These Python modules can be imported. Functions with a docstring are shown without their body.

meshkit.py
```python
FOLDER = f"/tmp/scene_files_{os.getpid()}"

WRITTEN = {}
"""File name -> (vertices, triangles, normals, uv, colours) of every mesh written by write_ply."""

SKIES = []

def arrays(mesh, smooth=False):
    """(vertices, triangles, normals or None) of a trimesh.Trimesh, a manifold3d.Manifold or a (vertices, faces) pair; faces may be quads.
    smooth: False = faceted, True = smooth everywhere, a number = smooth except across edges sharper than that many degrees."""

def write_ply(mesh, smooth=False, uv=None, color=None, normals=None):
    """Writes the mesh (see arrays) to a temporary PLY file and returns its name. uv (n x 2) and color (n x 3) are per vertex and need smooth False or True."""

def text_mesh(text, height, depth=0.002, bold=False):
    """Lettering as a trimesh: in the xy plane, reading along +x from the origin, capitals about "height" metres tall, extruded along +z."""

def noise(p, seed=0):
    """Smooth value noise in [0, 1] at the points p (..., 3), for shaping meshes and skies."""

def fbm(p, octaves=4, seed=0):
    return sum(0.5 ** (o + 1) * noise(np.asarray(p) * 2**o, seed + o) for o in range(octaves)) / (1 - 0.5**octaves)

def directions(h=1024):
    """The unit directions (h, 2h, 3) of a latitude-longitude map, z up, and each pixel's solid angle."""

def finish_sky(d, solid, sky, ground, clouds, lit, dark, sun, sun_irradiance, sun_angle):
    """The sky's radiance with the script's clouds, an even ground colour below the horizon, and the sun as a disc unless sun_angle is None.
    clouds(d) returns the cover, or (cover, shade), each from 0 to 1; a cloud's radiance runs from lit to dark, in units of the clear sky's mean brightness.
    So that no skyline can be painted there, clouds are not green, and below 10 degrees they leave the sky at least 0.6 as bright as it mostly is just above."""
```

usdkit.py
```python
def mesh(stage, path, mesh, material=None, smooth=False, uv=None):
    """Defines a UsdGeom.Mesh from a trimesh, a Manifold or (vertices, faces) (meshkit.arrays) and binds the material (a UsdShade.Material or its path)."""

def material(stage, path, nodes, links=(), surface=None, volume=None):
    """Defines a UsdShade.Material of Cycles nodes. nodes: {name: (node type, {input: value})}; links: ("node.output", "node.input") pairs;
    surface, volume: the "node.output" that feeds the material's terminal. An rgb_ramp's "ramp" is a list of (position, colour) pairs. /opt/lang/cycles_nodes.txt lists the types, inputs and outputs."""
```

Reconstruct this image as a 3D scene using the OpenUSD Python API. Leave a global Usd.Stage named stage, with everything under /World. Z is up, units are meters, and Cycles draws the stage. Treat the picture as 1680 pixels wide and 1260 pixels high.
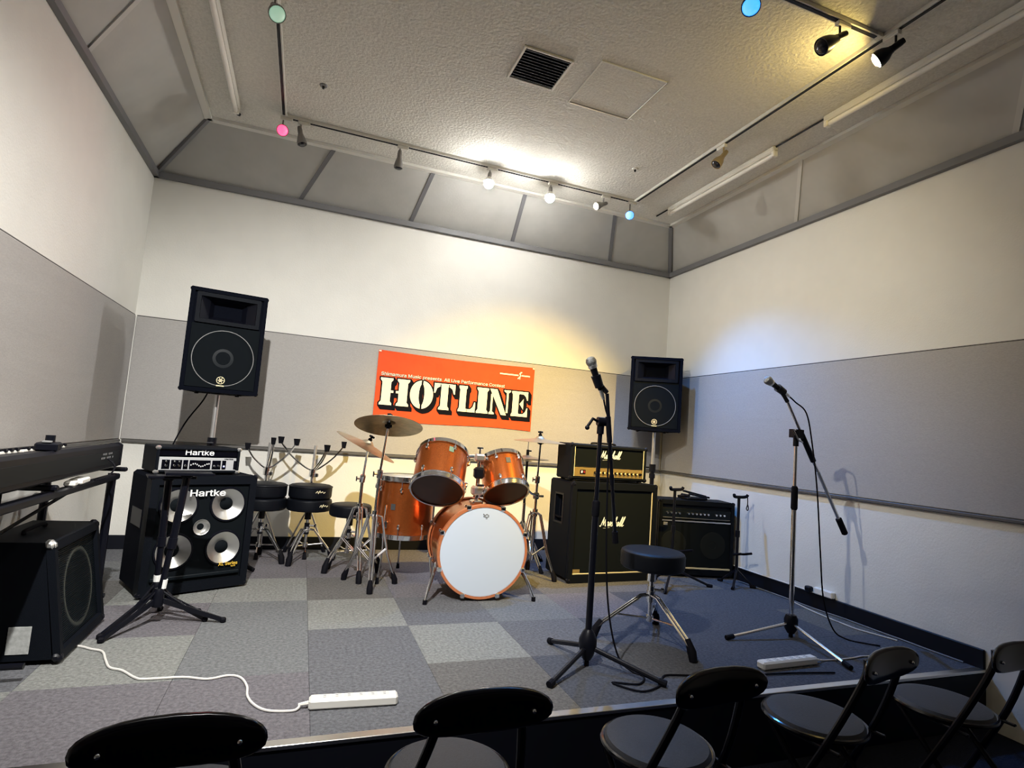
import math, random, numpy as np, trimesh, shapely, usdkit, meshkit
from pxr import Usd, UsdGeom, UsdLux, UsdShade, Gf, Sdf
from shapely.geometry import Polygon, LineString, Point, box as sbox
from shapely.ops import unary_union
from shapely import affinity

stage = Usd.Stage.CreateInMemory()
UsdGeom.SetStageUpAxis(stage, UsdGeom.Tokens.z); UsdGeom.SetStageMetersPerUnit(stage, 1.0)
UsdGeom.Xform.Define(stage, '/World'); UsdGeom.Scope.Define(stage, '/World/Looks')
PI = math.pi

# ------------------------------------------------------------------ camera
YAW, PITCH, ROLL = .3471, .0930, .0745
CAM = (0, 0, 1.030)
cy, sy, cp, sp, cr, sr = math.cos(YAW), math.sin(YAW), math.cos(PITCH), math.sin(PITCH), math.cos(ROLL), math.sin(ROLL)
fw = np.array([sy*cp, cy*cp, sp]); rt = np.array([cy, -sy, 0]); up = np.cross(rt, fw)
rt, up = cr*rt + sr*up, -sr*rt + cr*up
cam = UsdGeom.Camera.Define(stage, '/World/camera')
cam.AddTransformOp().Set(Gf.Matrix4d(*rt, 0, *up, 0, *(-fw), 0, *CAM, 1))
cam.CreateHorizontalApertureAttr(36.0); cam.CreateVerticalApertureAttr(27.0)
cam.CreateFocalLengthAttr(927.22/1680*36); cam.CreateClippingRangeAttr(Gf.Vec2f(0.02, 60))
cam.CreateExposureAttr(0.22)

# ------------------------------------------------------------------ the light the lamps of the ceiling tracks give, one lamp added
# lamp: track position (x, y), where it points, colour, power, cone half angle in degrees, softness of the cone's edge
LAMPS = {
    'stage_white': ((-.35, .90), (.05, 4.0, .30), (1, .98, .94), 200, 45, 1.0),
    'stage_white2': ((.75, 1.94), (.10, 2.9, .0), (1, .97, .92), 36, 40, 1.0),  # unseen lamp, added to brighten the stage floor
    'side_white': ((-.35, 1.60), (3.48, 3.60, 1.45), (1, .96, .86), 66, 28, 1.0),
    'yellow': ((2.57, 1.87), (1.80, 4.96, .50), (1, .66, .12), 245, 28, .9),
    'blue_corner': ((2.52, 4.24), (2.80, 3.45, .0), (.06, .34, 1), 66, 48, .9),
    'blue_front':   ((1.72, 1.94), (.75, .60, .6), (.10, .38, 1), 8, 30, .6),
    'clear': ((2.255, 4.24), (-1.27, 3.4, 1.2), (.95, .97, 1), 14, 45, 1.0),
    'red': ((-.352, 4.235), (-1.0, 2.6, 1.4), (1, .10, .16), 1.6, 60, 1.0),
}
def lamp_light(name, pos, aim, col, power, cone, soft):
    l = UsdLux.SphereLight.Define(stage, '/World/' + name)
    d = np.array(aim, float) - pos; d /= np.linalg.norm(d)
    z = -d; x = np.cross([0, 0, 1], z); x /= np.linalg.norm(x); y = np.cross(z, x)
    l.AddTransformOp().Set(Gf.Matrix4d(*map(float, x), 0, *map(float, y), 0, *map(float, z), 0, *map(float, pos), 1))
    l.CreateRadiusAttr(.03); l.CreateIntensityAttr(power); l.CreateColorAttr(Gf.Vec3f(*col)); l.CreateNormalizeAttr(True)
    s = UsdLux.ShapingAPI.Apply(l.GetPrim()); s.CreateShapingConeAngleAttr(cone); s.CreateShapingConeSoftnessAttr(soft)

# ------------------------------------------------------------------ materials
MATS = {}
def M(name, col, rough=.5, metal=0, spec=.5, var=None, bump=None, emit=None, coat=0, world=False, stretch=None):
    """var = (scale, amount, detail): noise that lightens and darkens the colour; bump = (scale, strength, distance)"""
    if name in MATS: return MATS[name]
    n = {'p': ('principled_bsdf', {'base_color': col, 'roughness': rough, 'metallic': metal, 'specular_ior_level': spec, 'coat_weight': coat})}
    L = []
    if emit: n['p'][1].update(emission_color=emit[0], emission_strength=emit[1])
    if var or bump:
        src = 'tc.position' if world else 'tc.object'
        n['tc'] = ('geometry', {}) if world else ('texture_coordinate', {})
        if stretch:
            n['mp'] = ('mapping', {'scale': stretch}); L.append((src, 'mp.vector')); src = 'mp.vector'
    if var:
        n['nz'] = ('noise_texture', {'scale': var[0], 'detail': var[2] if len(var) > 2 else 3, 'roughness': .6})
        lo = tuple(c*(1-var[1]) for c in col); hi = tuple(min(1, c*(1+var[1])) for c in col)
        n['rp'] = ('rgb_ramp', {'ramp': [(.3, lo), (.7, hi)]})
        L += [(src, 'nz.vector'), ('nz.fac', 'rp.fac'), ('rp.color', 'p.base_color')]
    if bump:
        n['nb'] = ('noise_texture', {'scale': bump[0], 'detail': 3})
        n['bp'] = ('bump', {'strength': bump[1], 'distance': bump[2]})
        L += [(src, 'nb.vector'), ('nb.fac', 'bp.height'), ('bp.normal', 'p.normal')]
    MATS[name] = usdkit.material(stage, '/World/Looks/' + name, n, L, surface='p.BSDF')
    return MATS[name]

wall_m = M('white_wallpaper', (.74, .73, .685), .75, spec=.25, var=(3, .03), bump=(90, .25, .004), world=True)
fab_m = M('grey_fabric', (.40, .385, .37), .9, spec=.15, var=(160, .10, 2), bump=(1.6, .16, .04), world=True, stretch=(.5, .5, 3.0))
ceil_m = M('textured_ceiling', (.66, .645, .59), .9, spec=.15, var=(70, .10, 4), bump=(55, .6, .01), world=True)
sof_m = M('soffit_panel', (.46, .455, .43), .45, spec=.35, var=(5, .05), bump=(60, .2, .003), world=True)
bat_m = M('soffit_batten', (.55, .54, .51), .5, spec=.35)
batd_m = M('soffit_dark_trim', (.17, .17, .18), .5)
lt_m = M('light_trim', (.70, .685, .63), .5)
base_m = M('black_baseboard', (.006, .007, .012), .5, spec=.2)
rail_m = M('dark_rail', (.10, .095, .09), .45)
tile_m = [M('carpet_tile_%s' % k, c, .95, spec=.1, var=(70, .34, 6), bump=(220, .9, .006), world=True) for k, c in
          dict(light=(.225, .232, .222), dark=(.135, .138, .150), plum=(.155, .148, .162), brown=(.138, .134, .130), slate=(.165, .172, .178), dimmed=(.088, .094, .112)).items()]  # last tone: dim bluish light of the right floor put into the colour
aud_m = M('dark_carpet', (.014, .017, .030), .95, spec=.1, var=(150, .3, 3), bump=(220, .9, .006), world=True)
alu_m = M('aluminium', (.80, .79, .76), .28, metal=1)
chrome_m = M('chrome', (.82, .82, .84), .14, metal=1)
silver_m = M('silver_pole', (.72, .72, .72), .32, metal=.9)
blk_m = M('black_plastic', (.0035, .004, .008), .4, spec=.22)
blkp_m = M('gloss_black', (.002, .002, .005), .17, spec=.55)
rub_m = M('black_rubber', (.004, .004, .007), .7, spec=.12)
bmet_m = M('black_metal', (.0035, .004, .008), .33, spec=.3)
tol_m = M('black_vinyl', (.004, .0055, .009), .6, spec=.10, bump=(400, .5, .002))
car_m = M('black_carpet_covering', (.003, .004, .008), .85, spec=.05, bump=(300, .6, .003))
cloth_m = M('black_grille_cloth', (.006, .008, .010), .85, spec=.05, var=(500, .35, 1))
seat_m = M('black_leather', (.003, .004, .007), .5, spec=.2, bump=(90, .25, .003))
cush_m = M('chair_seat_vinyl', (.026, .030, .038), .55, var=(120, .15), bump=(300, .3, .002))
gold_m = M('gold_panel', (.55, .38, .13), .38, metal=.7)
pipe_m = M('gold_piping', (.62, .55, .36), .5)
white_m = M('white_plastic', (.82, .80, .74), .4)
wprint_m = M('white_print', (.86, .86, .84), .5)
cream_m = M('cream_print', (.75, .66, .42), .5)
yprint_m = M('yellow_print', (.80, .52, .06), .5)
bprint_m = M('black_print', (.006, .006, .010), .8, spec=.08)
oran_m = M('orange_banner_cloth', (.72, .088, .026), .8, spec=.2, var=(9, .06), bump=(7, .35, .012), world=True)
lett_m = M('banner_cream', (.83, .79, .66), .8, spec=.2)
drum_m = M('amber_sparkle_wrap', (.52, .135, .030), .25, metal=.8, var=(260, .35, 2), coat=.4)
hoop_m = M('amber_wood_hoop', (.50, .17, .07), .28, coat=.4, var=(40, .1))
headw_m = M('white_drum_head', (.585, .66, .76), .45)
headd_m = M('smoked_drum_head', (.055, .026, .016), .3, var=(9, .2))
bronze_m = M('cymbal_bronze', (.52, .45, .33), .42, metal=1, bump=(60, .1, .002))
bronzed_m = M('aged_cymbal_bronze', (.22, .18, .12), .45, metal=1, var=(14, .3), bump=(60, .1, .002))
cone_m = M('aluminium_cone', (.62, .62, .60), .35, metal=.85)
grey_m = M('grey_plastic', (.20, .20, .20), .5)
tag_m = M('grey_tape', (.42, .43, .42), .5, var=(60, .2))
horn_m = M('horn_plastic', (.004, .007, .010), .45, spec=.2)
mesh_m = M('mic_mesh', (.30, .31, .31), .35, metal=1, bump=(900, .8, .002))
vent_m = M('vent_slat', (.020, .024, .034), .5)
brass_m = M('brass_housing', (.45, .36, .20), .35, metal=.8)
lampg_m = M('grey_lamp_housing', (.20, .19, .18), .4)
lens_m = M('dark_lens', (.015, .015, .02), .15)
lensg_m = M('frosted_glass_bulb', (.75, .75, .70), .15)
def EM(name, col, s): return M(name, (.8, .8, .8), .4, emit=(col, s))
em = dict(white=EM('lit_white_bulb', (1, .98, .94), 310), blue=EM('lit_blue_lens', (.02, .22, 1), 2.2), red=EM('lit_red_lens', (1, .012, .09), 3),
          yellow=EM('lit_yellow_lens', (1, .72, .22), 400), warm=EM('lit_clear_lens', (1, .92, .70), 6), green=EM('dim_green_lens', (.25, .55, .36), .5))

# ------------------------------------------------------------------ mesh helpers
def cat(*ms): return trimesh.util.concatenate([m for m in ms if m is not None])
def hull(pts): return trimesh.convex.convex_hull(np.asarray(pts, float))
def box(c, s, b=.0):
    h = np.array(s, float)/2
    if b <= 0:
        m = trimesh.creation.box(s); m.apply_translation(c); return m
    b = min(b, h.min()*.95); P = []
    for sx in (-1, 1):
        for sy_ in (-1, 1):
            for sz in (-1, 1):
                for k in range(3):
                    q = h - b; q[k] = h[k]; P.append(np.array([sx, sy_, sz])*q)
    m = hull(P); m.apply_translation(c); return m
def frames(P):
    P = np.asarray(P, float); T = np.gradient(P, axis=0); T /= np.linalg.norm(T, axis=1, keepdims=True)
    a = np.array([0, 0, 1.]) if abs(T[0][2]) < .9 else np.array([1., 0, 0])
    N = [np.cross(T[0], a)]; N[0] /= np.linalg.norm(N[0])
    for i in range(1, len(P)):
        v = N[-1] - T[i]*(N[-1] @ T[i]); N.append(v/np.linalg.norm(v))
    N = np.array(N); return P, T, N, np.cross(T, N)
def tube(P, r, n=8):
    P, T, N, B = frames(P); r = np.broadcast_to(np.asarray(r, float), (len(P),))
    th = np.arange(n)*2*PI/n
    V = (P[:, None] + r[:, None, None]*(np.cos(th)[None, :, None]*N[:, None] + np.sin(th)[None, :, None]*B[:, None])).reshape(-1, 3)
    F = []; k = len(P)
    for i in range(k-1):
        for j in range(n):
            a, b_ = i*n+j, i*n+(j+1) % n; F += [[a, b_, b_+n], [a, b_+n, a+n]]
    V = np.vstack([V, P[0], P[-1]])
    for j in range(n):
        F += [[k*n, (j+1) % n, j], [k*n+1, (k-1)*n+j, (k-1)*n+(j+1) % n]]
    m = trimesh.Trimesh(V, F, process=False)
    if m.volume < 0: m.invert()
    return m
def smoothpath(P, per=6):
    P = np.asarray(P, float); n = len(P); out = []
    for i in range(n-1):
        p0, p1, p2, p3 = P[max(i-1, 0)], P[i], P[i+1], P[min(i+2, n-1)]
        for t in np.arange(per)/per:
            out.append(.5*((2*p1)+(p2-p0)*t+(2*p0-5*p1+4*p2-p3)*t*t+(3*p1-p0-3*p2+p3)*t**3))
    return np.array(out + [P[-1]])
def cyl(a, b, r, r2=None, n=14): return tube([a, b], [r, r if r2 is None else r2], n)
def lathe(prof, n=32):
    """(r, z) profile, revolved about z; ends on the axis are closed"""
    prof = np.asarray(prof, float); th = np.arange(n)*2*PI/n; k = len(prof)
    V = np.stack([prof[:, 0, None]*np.cos(th), prof[:, 0, None]*np.sin(th), np.repeat(prof[:, 1, None], n, 1)], -1).reshape(-1, 3)
    F = []
    for i in range(k-1):
        for j in range(n):
            a, b_ = i*n+j, i*n+(j+1) % n
            if prof[i+1, 0] > 1e-9: F.append([a, b_+n, a+n])
            if prof[i, 0] > 1e-9: F.append([a, b_, b_+n])
    m = trimesh.Trimesh(V, F, process=False); m.merge_vertices()
    if m.is_watertight and m.volume < 0: m.invert()
    return m
def ring(R, r, z=0, n=40, k=8, rz=None):
    rz = rz or r; a = np.arange(k+1)*2*PI/k
    return lathe([(R+r*math.cos(t), z+rz*math.sin(t)) for t in a], n)
def aim(m, a, o=(0, 0, 0)):
    a = np.asarray(a, float)/np.linalg.norm(a)
    m = m.copy(); m.apply_transform(trimesh.geometry.align_vectors([0, 0, 1], a)); m.apply_translation(o); return m
def mv(m, t=(0, 0, 0), rx=0, ry=0, rz=0):
    m = m.copy()
    for ang, ax in ((rx, [1, 0, 0]), (ry, [0, 1, 0]), (rz, [0, 0, 1])):
        if ang: m.apply_transform(trimesh.transformations.rotation_matrix(ang, ax))
    m.apply_translation(t); return m
def ext(shape, d):
    gs = [g for g in getattr(shape, 'geoms', [shape]) if g.area > 1e-9]
    return cat(*[trimesh.creation.extrude_polygon(g, d, engine='earcut') for g in gs])
def upright(m, o=(0, 0, 0)):
    """a flat mesh in xy, turned to stand in xz and face -y"""
    return mv(m, o, rx=PI/2)
def R2(a): c, s = math.cos(a), math.sin(a); return np.array([[c, -s], [s, c]])

# ------------------------------------------------------------------ scene helpers
used = {}
def numbered(path):
    k = used.get(path, 0); used[path] = k+1
    return path if k == 0 else '%s_%03d' % (path, k)
def keys(p, label=None, cat_=None, group=None, kind=None):
    for k, v in (('label', label), ('category', cat_), ('group', group), ('kind', kind)):
        if v: p.SetCustomDataByKey(k, v)
    return p
def thing(name, label, category, loc=(0, 0, 0), rz=0, group=None, kind=None):
    x = UsdGeom.Xform.Define(stage, numbered('/World/' + name))
    x.AddTranslateOp().Set(Gf.Vec3d(*map(float, loc))); x.AddRotateZOp().Set(math.degrees(rz))
    return keys(x.GetPrim(), label, category, group, kind)
def obj(name, mesh, mat, parent=None, smooth=35, label=None, kind=None):
    p = numbered((str(parent.GetPath()) if parent else '/World') + '/' + name)
    return keys(usdkit.mesh(stage, p, mesh, mat, smooth).GetPrim(), label, None, None, kind)
def dup(src, loc, rz, label, group=None):
    was = src.GetCustomData()
    r = thing(src.GetName(), label, was['category'], loc, rz, group or was.get('group'))
    r.GetReferences().AddInternalReference(src.GetPath()); r.SetInstanceable(True)
    return r

# ================================================================== THE ROOM
XL, XR, YB, YF, YE = -1.272, 3.484, 4.960, -3.2, 2.010        # left, right, back, front wall; stage edge
ZF, ZBB, ZBT, ZW, ZC = -.29, .803, 1.729, 2.866, 3.204        # audience floor, fabric bottom and top, soffit, ceiling
DI, DR, DB = .388, .303, .403                                  # how far the soffit reaches in

aud = thing('floor', 'dark carpet floor of the audience area below the stage', None, kind='structure')
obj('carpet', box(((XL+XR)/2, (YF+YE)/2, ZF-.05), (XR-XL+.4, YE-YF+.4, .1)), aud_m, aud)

st = thing('stage', 'low stage covered in grey carpet tiles with a metal front edge', None, kind='structure')
obj('platform', box(((XL+XR)/2, (YE+YB)/2, (ZF-.0065)/2), (XR-XL, YB-YE, -ZF-.0065)), base_m, st)
rnd = random.Random(4)
xs = [XL] + [.127+.5*i for i in range(-2, 7)] + [XR]; ys = [YE+.035] + [2.063+.5*j for j in range(1, 6)] + [YB]
TONE = {(3, 0): 1, (4, 0): 3, (2, 0): 2, (1, 0): 2, (3, 1): 1, (2, 1): 4, (4, 1): 0, (5, 1): 1, (3, 2): 0, (2, 2): 4, (4, 2): 1, (5, 2): 4, (2, 3): 0, (3, 3): 3, (2, 4): 2}
for j in range(len(ys)-1):
    for i in range(len(xs)-1):
        w, d = xs[i+1]-xs[i]-.0008, ys[j+1]-ys[j]-.0008
        if w < .02: continue
        t = TONE.get((i, j), 5 if i >= 5 and rnd.random() < .8 else rnd.choice((0, 4, 4)) if (i+j) % 2 == 0 and i < 4 else rnd.choice((1, 2, 3)))  # right-hand columns mostly take the tone with the dimness painted in
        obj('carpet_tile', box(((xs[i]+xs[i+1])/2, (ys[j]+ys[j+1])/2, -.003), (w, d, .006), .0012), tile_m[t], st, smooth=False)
edge = cat(box(((XL+XR)/2, YE+.017, -.001), (XR-XL, .038, .004), .001), box(((XL+XR)/2, YE-.002, -.006), (XR-XL, .004, .013), .001))
obj('edge_trim', edge, alu_m, st, smooth=False, label='ribbed aluminium nosing along the stage front')

T = .12
def wall(name, label, side):
    t = thing(name, label, None, kind='structure')
    if side in 'lr':
        x = XL if side == 'l' else XR; s = -1 if side == 'l' else 1
        obj('plaster', box((x+s*T/2, (YF+YB)/2, (ZF+ZC)/2), (T, YB-YF+2*T, ZC-ZF+.1)), wall_m, t)
        y1 = YB-.035 if side == 'l' else YB-.012
        obj('fabric_panel', box((x-s*.007, (YF+y1)/2, (ZBB+ZBT)/2), (.014, y1-YF, ZBT-ZBB), .004), fab_m, t)
        obj('rail', box((x-s*.012, (YF+y1)/2, ZBB-.013), (.024, y1-YF, .022), .005), rail_m, t)
        obj('edge_bead', box((x-s*.005, (YF+y1)/2, ZBT+.004), (.010, y1-YF, .007), .002), rail_m, t)
    else:
        y = YB if side == 'b' else YF; s = 1 if side == 'b' else -1
        obj('plaster', box(((XL+XR)/2, y+s*T/2, (ZF+ZC)/2), (XR-XL, T, ZC-ZF+.1)), wall_m if side == 'b' else M('bounce_cut_dark_wall', (.10, .10, .11), .8), t)  # unseen front wall coloured dark to cut bounced light
        obj('fabric_panel', box(((XL+XR)/2, y-s*.007, (ZBB+ZBT)/2), (XR-XL-.03, .014, ZBT-ZBB), .004), fab_m, t)
        obj('rail', box(((XL+XR)/2, y-s*.012, ZBB-.013), (XR-XL-.05, .024, .022), .005), rail_m, t)
        obj('edge_bead', box(((XL+XR)/2, y-s*.005, ZBT+.004), (XR-XL-.03, .010, .007), .002), rail_m, t)
wall('wall_left', 'white left wall with a band of grey acoustic fabric', 'l')
wall('wall_back', 'white back wall behind the drums with a band of grey fabric', 'b')
wall('wall_right', 'white right wall with a band of grey acoustic fabric', 'r')
wall('wall_front', 'unseen wall behind the audience with a fabric band, made dark to cut bounce light', 'f')
def board(name, label, m, mat):
    keys(obj(name, m, mat, smooth=False), label, None, None, 'structure')
board('baseboard_left', 'black baseboard along the left wall of the stage', box((XL+.008, (YE+YB)/2, .05), (.016, YB-YE, .1), .004), base_m)
board('baseboard_back', 'black baseboard along the back wall of the stage', box(((XL+XR)/2, YB-.008, .05), (XR-XL-.04, .016, .1), .004), base_m)
board('baseboard_right', 'black baseboard along the right wall of the stage', box((XR-.008, (YE+YB)/2, .05), (.016, YB-YE, .1), .004), base_m)

ce = thing('ceiling', 'rough cream ceiling with square air vent', None, kind='structure')
obj('plaster', box(((XL+XR)/2, (YF+YB)/2, ZC+.05), (XR-XL+.2, YB-YF+.2, .1)), ceil_m, ce)

def soffit(name, label, P0, P1, Q0, Q1, cuts, inw, dark=False):
    """P: along the wall, Q: along the ceiling (same order); cuts: fractions where a batten stands"""
    t = thing(name, label, None, kind='structure')
    P0, P1, Q0, Q1 = (np.array(p, float) for p in (P0, P1, Q0, Q1))
    n = np.cross(P1-P0, Q0-P0); n /= np.linalg.norm(n)
    if n[2] > 0: n = -n
    fr = [0] + list(cuts) + [1]
    Lp = np.linalg.norm(P1-P0)
    for a, b in zip(fr[:-1], fr[1:]):
        g = .004/Lp
        p = [P0+(P1-P0)*(a+g), P0+(P1-P0)*(b-g), Q0+(Q1-Q0)*(b-g), Q0+(Q1-Q0)*(a+g)]
        obj('panel', hull(p + [q-n*.02 for q in p]), sof_m, t, smooth=False)
    for c in cuts:
        a, b = P0+(P1-P0)*c, Q0+(Q1-Q0)*c; u = (P1-P0)/Lp*.017
        obj('batten', hull([a-u, a+u, b-u, b+u]+[q+n*.008 for q in (a-u, a+u, b-u, b+u)]), bat_m if not dark else batd_m, t, smooth=False)
    inw = np.array(inw, float)
    def strip(A, B, mat, w, h, nm):
        obj(nm, hull([A, B, A+inw*w, B+inw*w] + [q-np.array([0, 0, h]) for q in (A, B, A+inw*w, B+inw*w)]), mat, t, smooth=False)
    strip(P0, P1, batd_m, .035, .045, 'wall_trim'); strip(Q0-inw*.02, Q1-inw*.02, lt_m, .05, .022, 'ceiling_trim')
yl0 = YF
soffit('ceiling_soffit', 'sloping grey panels between left wall and ceiling', (XL, YF, ZW), (XL, YB, ZW), (XL+DI, YF, ZC), (XL+DI, YB-DB, ZC), [.12, .26, .40, .54, .68, .815], (1, 0, 0))
soffit('ceiling_soffit', 'sloping grey panels between back wall and ceiling above the drums', (XL, YB, ZW), (XR, YB, ZW), (XL+DI, YB-DB, ZC), (XR-DR, YB-DB, ZC), [.222, .418, .622, .845], (0, -1, 0), True)
soffit('ceiling_soffit', 'sloping grey panels between right wall and ceiling', (XR, YF, ZW), (XR, YB, ZW), (XR-DR, YF, ZC), (XR-DR, YB-DB, ZC), [.12, .30, .46, .62, .80], (-1, 0, 0))
def hip(A, B, label):
    keys(obj('trim', tube([A, B], .022, 6), batd_m, smooth=False), label, None, None, 'structure')
used['/World/trim'] = 1
hip((XL+.01, YB-.01, ZW-.01), (XL+DI, YB-DB, ZC-.01), 'dark hip moulding in the back left ceiling corner')
hip((XR-.01, YB-.01, ZW-.01), (XR-DR, YB-DB, ZC-.01), 'dark hip moulding in the back right ceiling corner')

v = thing('air_vent', 'square black slatted air vent with white frame in the ceiling', 'air vent', (1.095, 2.955, ZC))
for a in (0, 1):
    for s in (-1, 1):
        obj('frame', box((s*.146, 0, -.006) if a else (0, s*.146, -.006), (.016, .308, .012) if a else (.276, .016, .012), .003), lt_m, v, smooth=False)
obj('backing', box((0, 0, -.001), (.276, .276, .002)), vent_m, v)
for k in range(11): obj('slat', mv(box((0, 0, 0), (.276, .017, .002)), (0, -.125+.025*k, -.0075), rx=.5), vent_m, v, smooth=False)
h = thing('access_hatch', 'square ceiling access hatch outlined by a thin bright frame', 'access hatch', (1.61, 2.95, ZC))
for a in (0, 1):
    for s in (-1, 1):
        obj('frame', box((s*.22, 0, -.004) if a else (0, s*.22, -.004), (.010, .45, .008) if a else (.43, .010, .008), .002), alu_m if s > 0 else lt_m, h, smooth=False)
obj('cover', box((0, 0, -.001), (.428, .428, .002)), ceil_m, h)
for (x, y), w in (((-.098, 3.736), 'small dark ceiling anchor near the left track'), ((2.249, 3.738), 'small round ceiling fitting near the right track')):
    a = thing('ceiling_anchor', w, 'ceiling fitting', (x, y, ZC))
    obj('rosette', lathe([(0, 0), (.026, 0), (.022, -.008), (0, -.010)], 14), grey_m if x < 0 else lt_m, a); obj('hook', lathe([(0, -.010), (.009, -.010), (.007, -.024), (0, -.024)], 10), bmet_m, a)

# ------------------------------------------------------------------ light tracks and lamps
TZ = ZC-.03
def track(A, B, label, hang=.0):
    t = thing('light_track', label, 'light track', (0, 0, 0), group=None)
    A, B = np.array((*A, ZC-.011)), np.array((*B, ZC-.011)); d = (B-A)/np.linalg.norm(B-A); n = np.array([-d[1], d[0], 0])*.017; u = np.array([0, 0, .0105])
    obj('bar', hull([p+s*n+q*u for p in (A, B) for s in (-1, 1) for q in (-1, 1)]), lt_m, t, smooth=False)
    n2 = n*.5; u2 = np.array([0, 0, -.0135])
    obj('conductor_slot', hull([p+s*n2+q for p in (A, B) for s in (-1, 1) for q in (u2, u2*.8)]), blk_m, t, smooth=False)
    for p, s in ((A, -1), (B, 1)): obj('end_cap', box(p+d*s*.012, (.04, .04, .023), .003), lt_m, t, smooth=False)
track((-.35, -1.5), (-.35, 4.20), 'dark lighting track running along the left side of the ceiling')
track((-.33, 4.24), (2.54, 4.24), 'pale lighting track across the ceiling above the back wall')
track((2.57, -1.0), (2.57, 4.20), 'dark lighting track running along the right side of the ceiling')
track((-.30, 1.94), (2.52, 1.94), 'dark lighting track crossing the ceiling at the stage front')

def lamp(x, y, d, label, body, face, L=.115, R=.034, drop=.055, along=0, bare=False):
    """a spotlight that hangs from a track: adapter, stem, socket, reflector bulb; d = the way its face points"""
    t = thing('spotlight', label, 'spotlight', (x, y, ZC-.022))
    obj('track_adapter', mv(box((.02, 0, -.012), (.085, .028, .024), .004), rz=along), lt_m, t, smooth=False)
    d = np.array(d, float)/np.linalg.norm(d); top = np.array([0, 0, -.024-drop])
    obj('stem', tube([(0, 0, -.02), top], .0055, 8), body, t)
    o = top - d*.02
    yk = np.cross(d, [0, 0, 1]); yk = yk/np.linalg.norm(yk) if np.linalg.norm(yk) > .05 else np.array([1., 0, 0])
    obj('socket', aim(lathe([(0, -.02), (.014, -.02), (.017, 0), (.017, .035), (.020, .04), (0, .04)], 18), d, o), body, t)
    if bare:
        obj('bulb', aim(lathe([(0, .040), (.017, .040), (.024, .052)] + [(.040*math.sin(a), .085-.040*math.cos(a)) for a in np.linspace(.9, PI, 9)][:-1] + [(0, .125)], 22), d, o), face, t)
        obj('added_shade', aim(lathe([(.017, .030), (.020, .030), (.041, .062), (.044, .074), (.042, .074), (.018, .034), (.017, .030)], 22), d, o), lt_m, t); return None  # collar added round the bulb neck to keep direct light off the ceiling
    obj('housing', aim(lathe([(0, .038), (.018, .038), (.021, .048), (R*.85, L*.62), (R, L*.82), (R, L), (R-.003, L), (R-.003, L*.85), (0, L*.80)], 22), d, o), body, t)
    obj('lens', aim(lathe([(0, L*.82), (R-.004, L*.86), (R-.004, L*.97), (R*.6, L*1.08), (0, L*1.13)], 20), d, o), face, t)
    return np.array([x, y, ZC-.022]) + o + d*(L*1.13+.012+.03)
def aimed(key): (x, y), a, c, p, k, so = LAMPS[key]; return np.array(a)-np.array([x, y, 3.09]), a, c, p, k, so
def lit(key, label, face_mat, body=lampg_m, **kw):
    d, a, c, p, k, so = aimed(key); x, y = LAMPS[key][0]
    pos = lamp(x, y, kw.pop('face', None) or d, label, body, face_mat, **kw); lamp_light(key + '_beam', pos, a, c, p, k, so)
PH = PI/2
lamp(1.208, 4.24, (-.10, -.22, -1), 'glowing white spotlight on the back track, left of the two white ones', lampg_m, em['white'], bare=True)
lamp(1.748, 4.24, (-.10, -.22, -1), 'glowing white spotlight on the back track, right of the two white ones', lampg_m, em['white'], bare=True)
lamp(.483, 4.24, (0, .1, -1), 'unlit grey bulb spotlight alone in the middle of the back track', lampg_m, lens_m)
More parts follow.
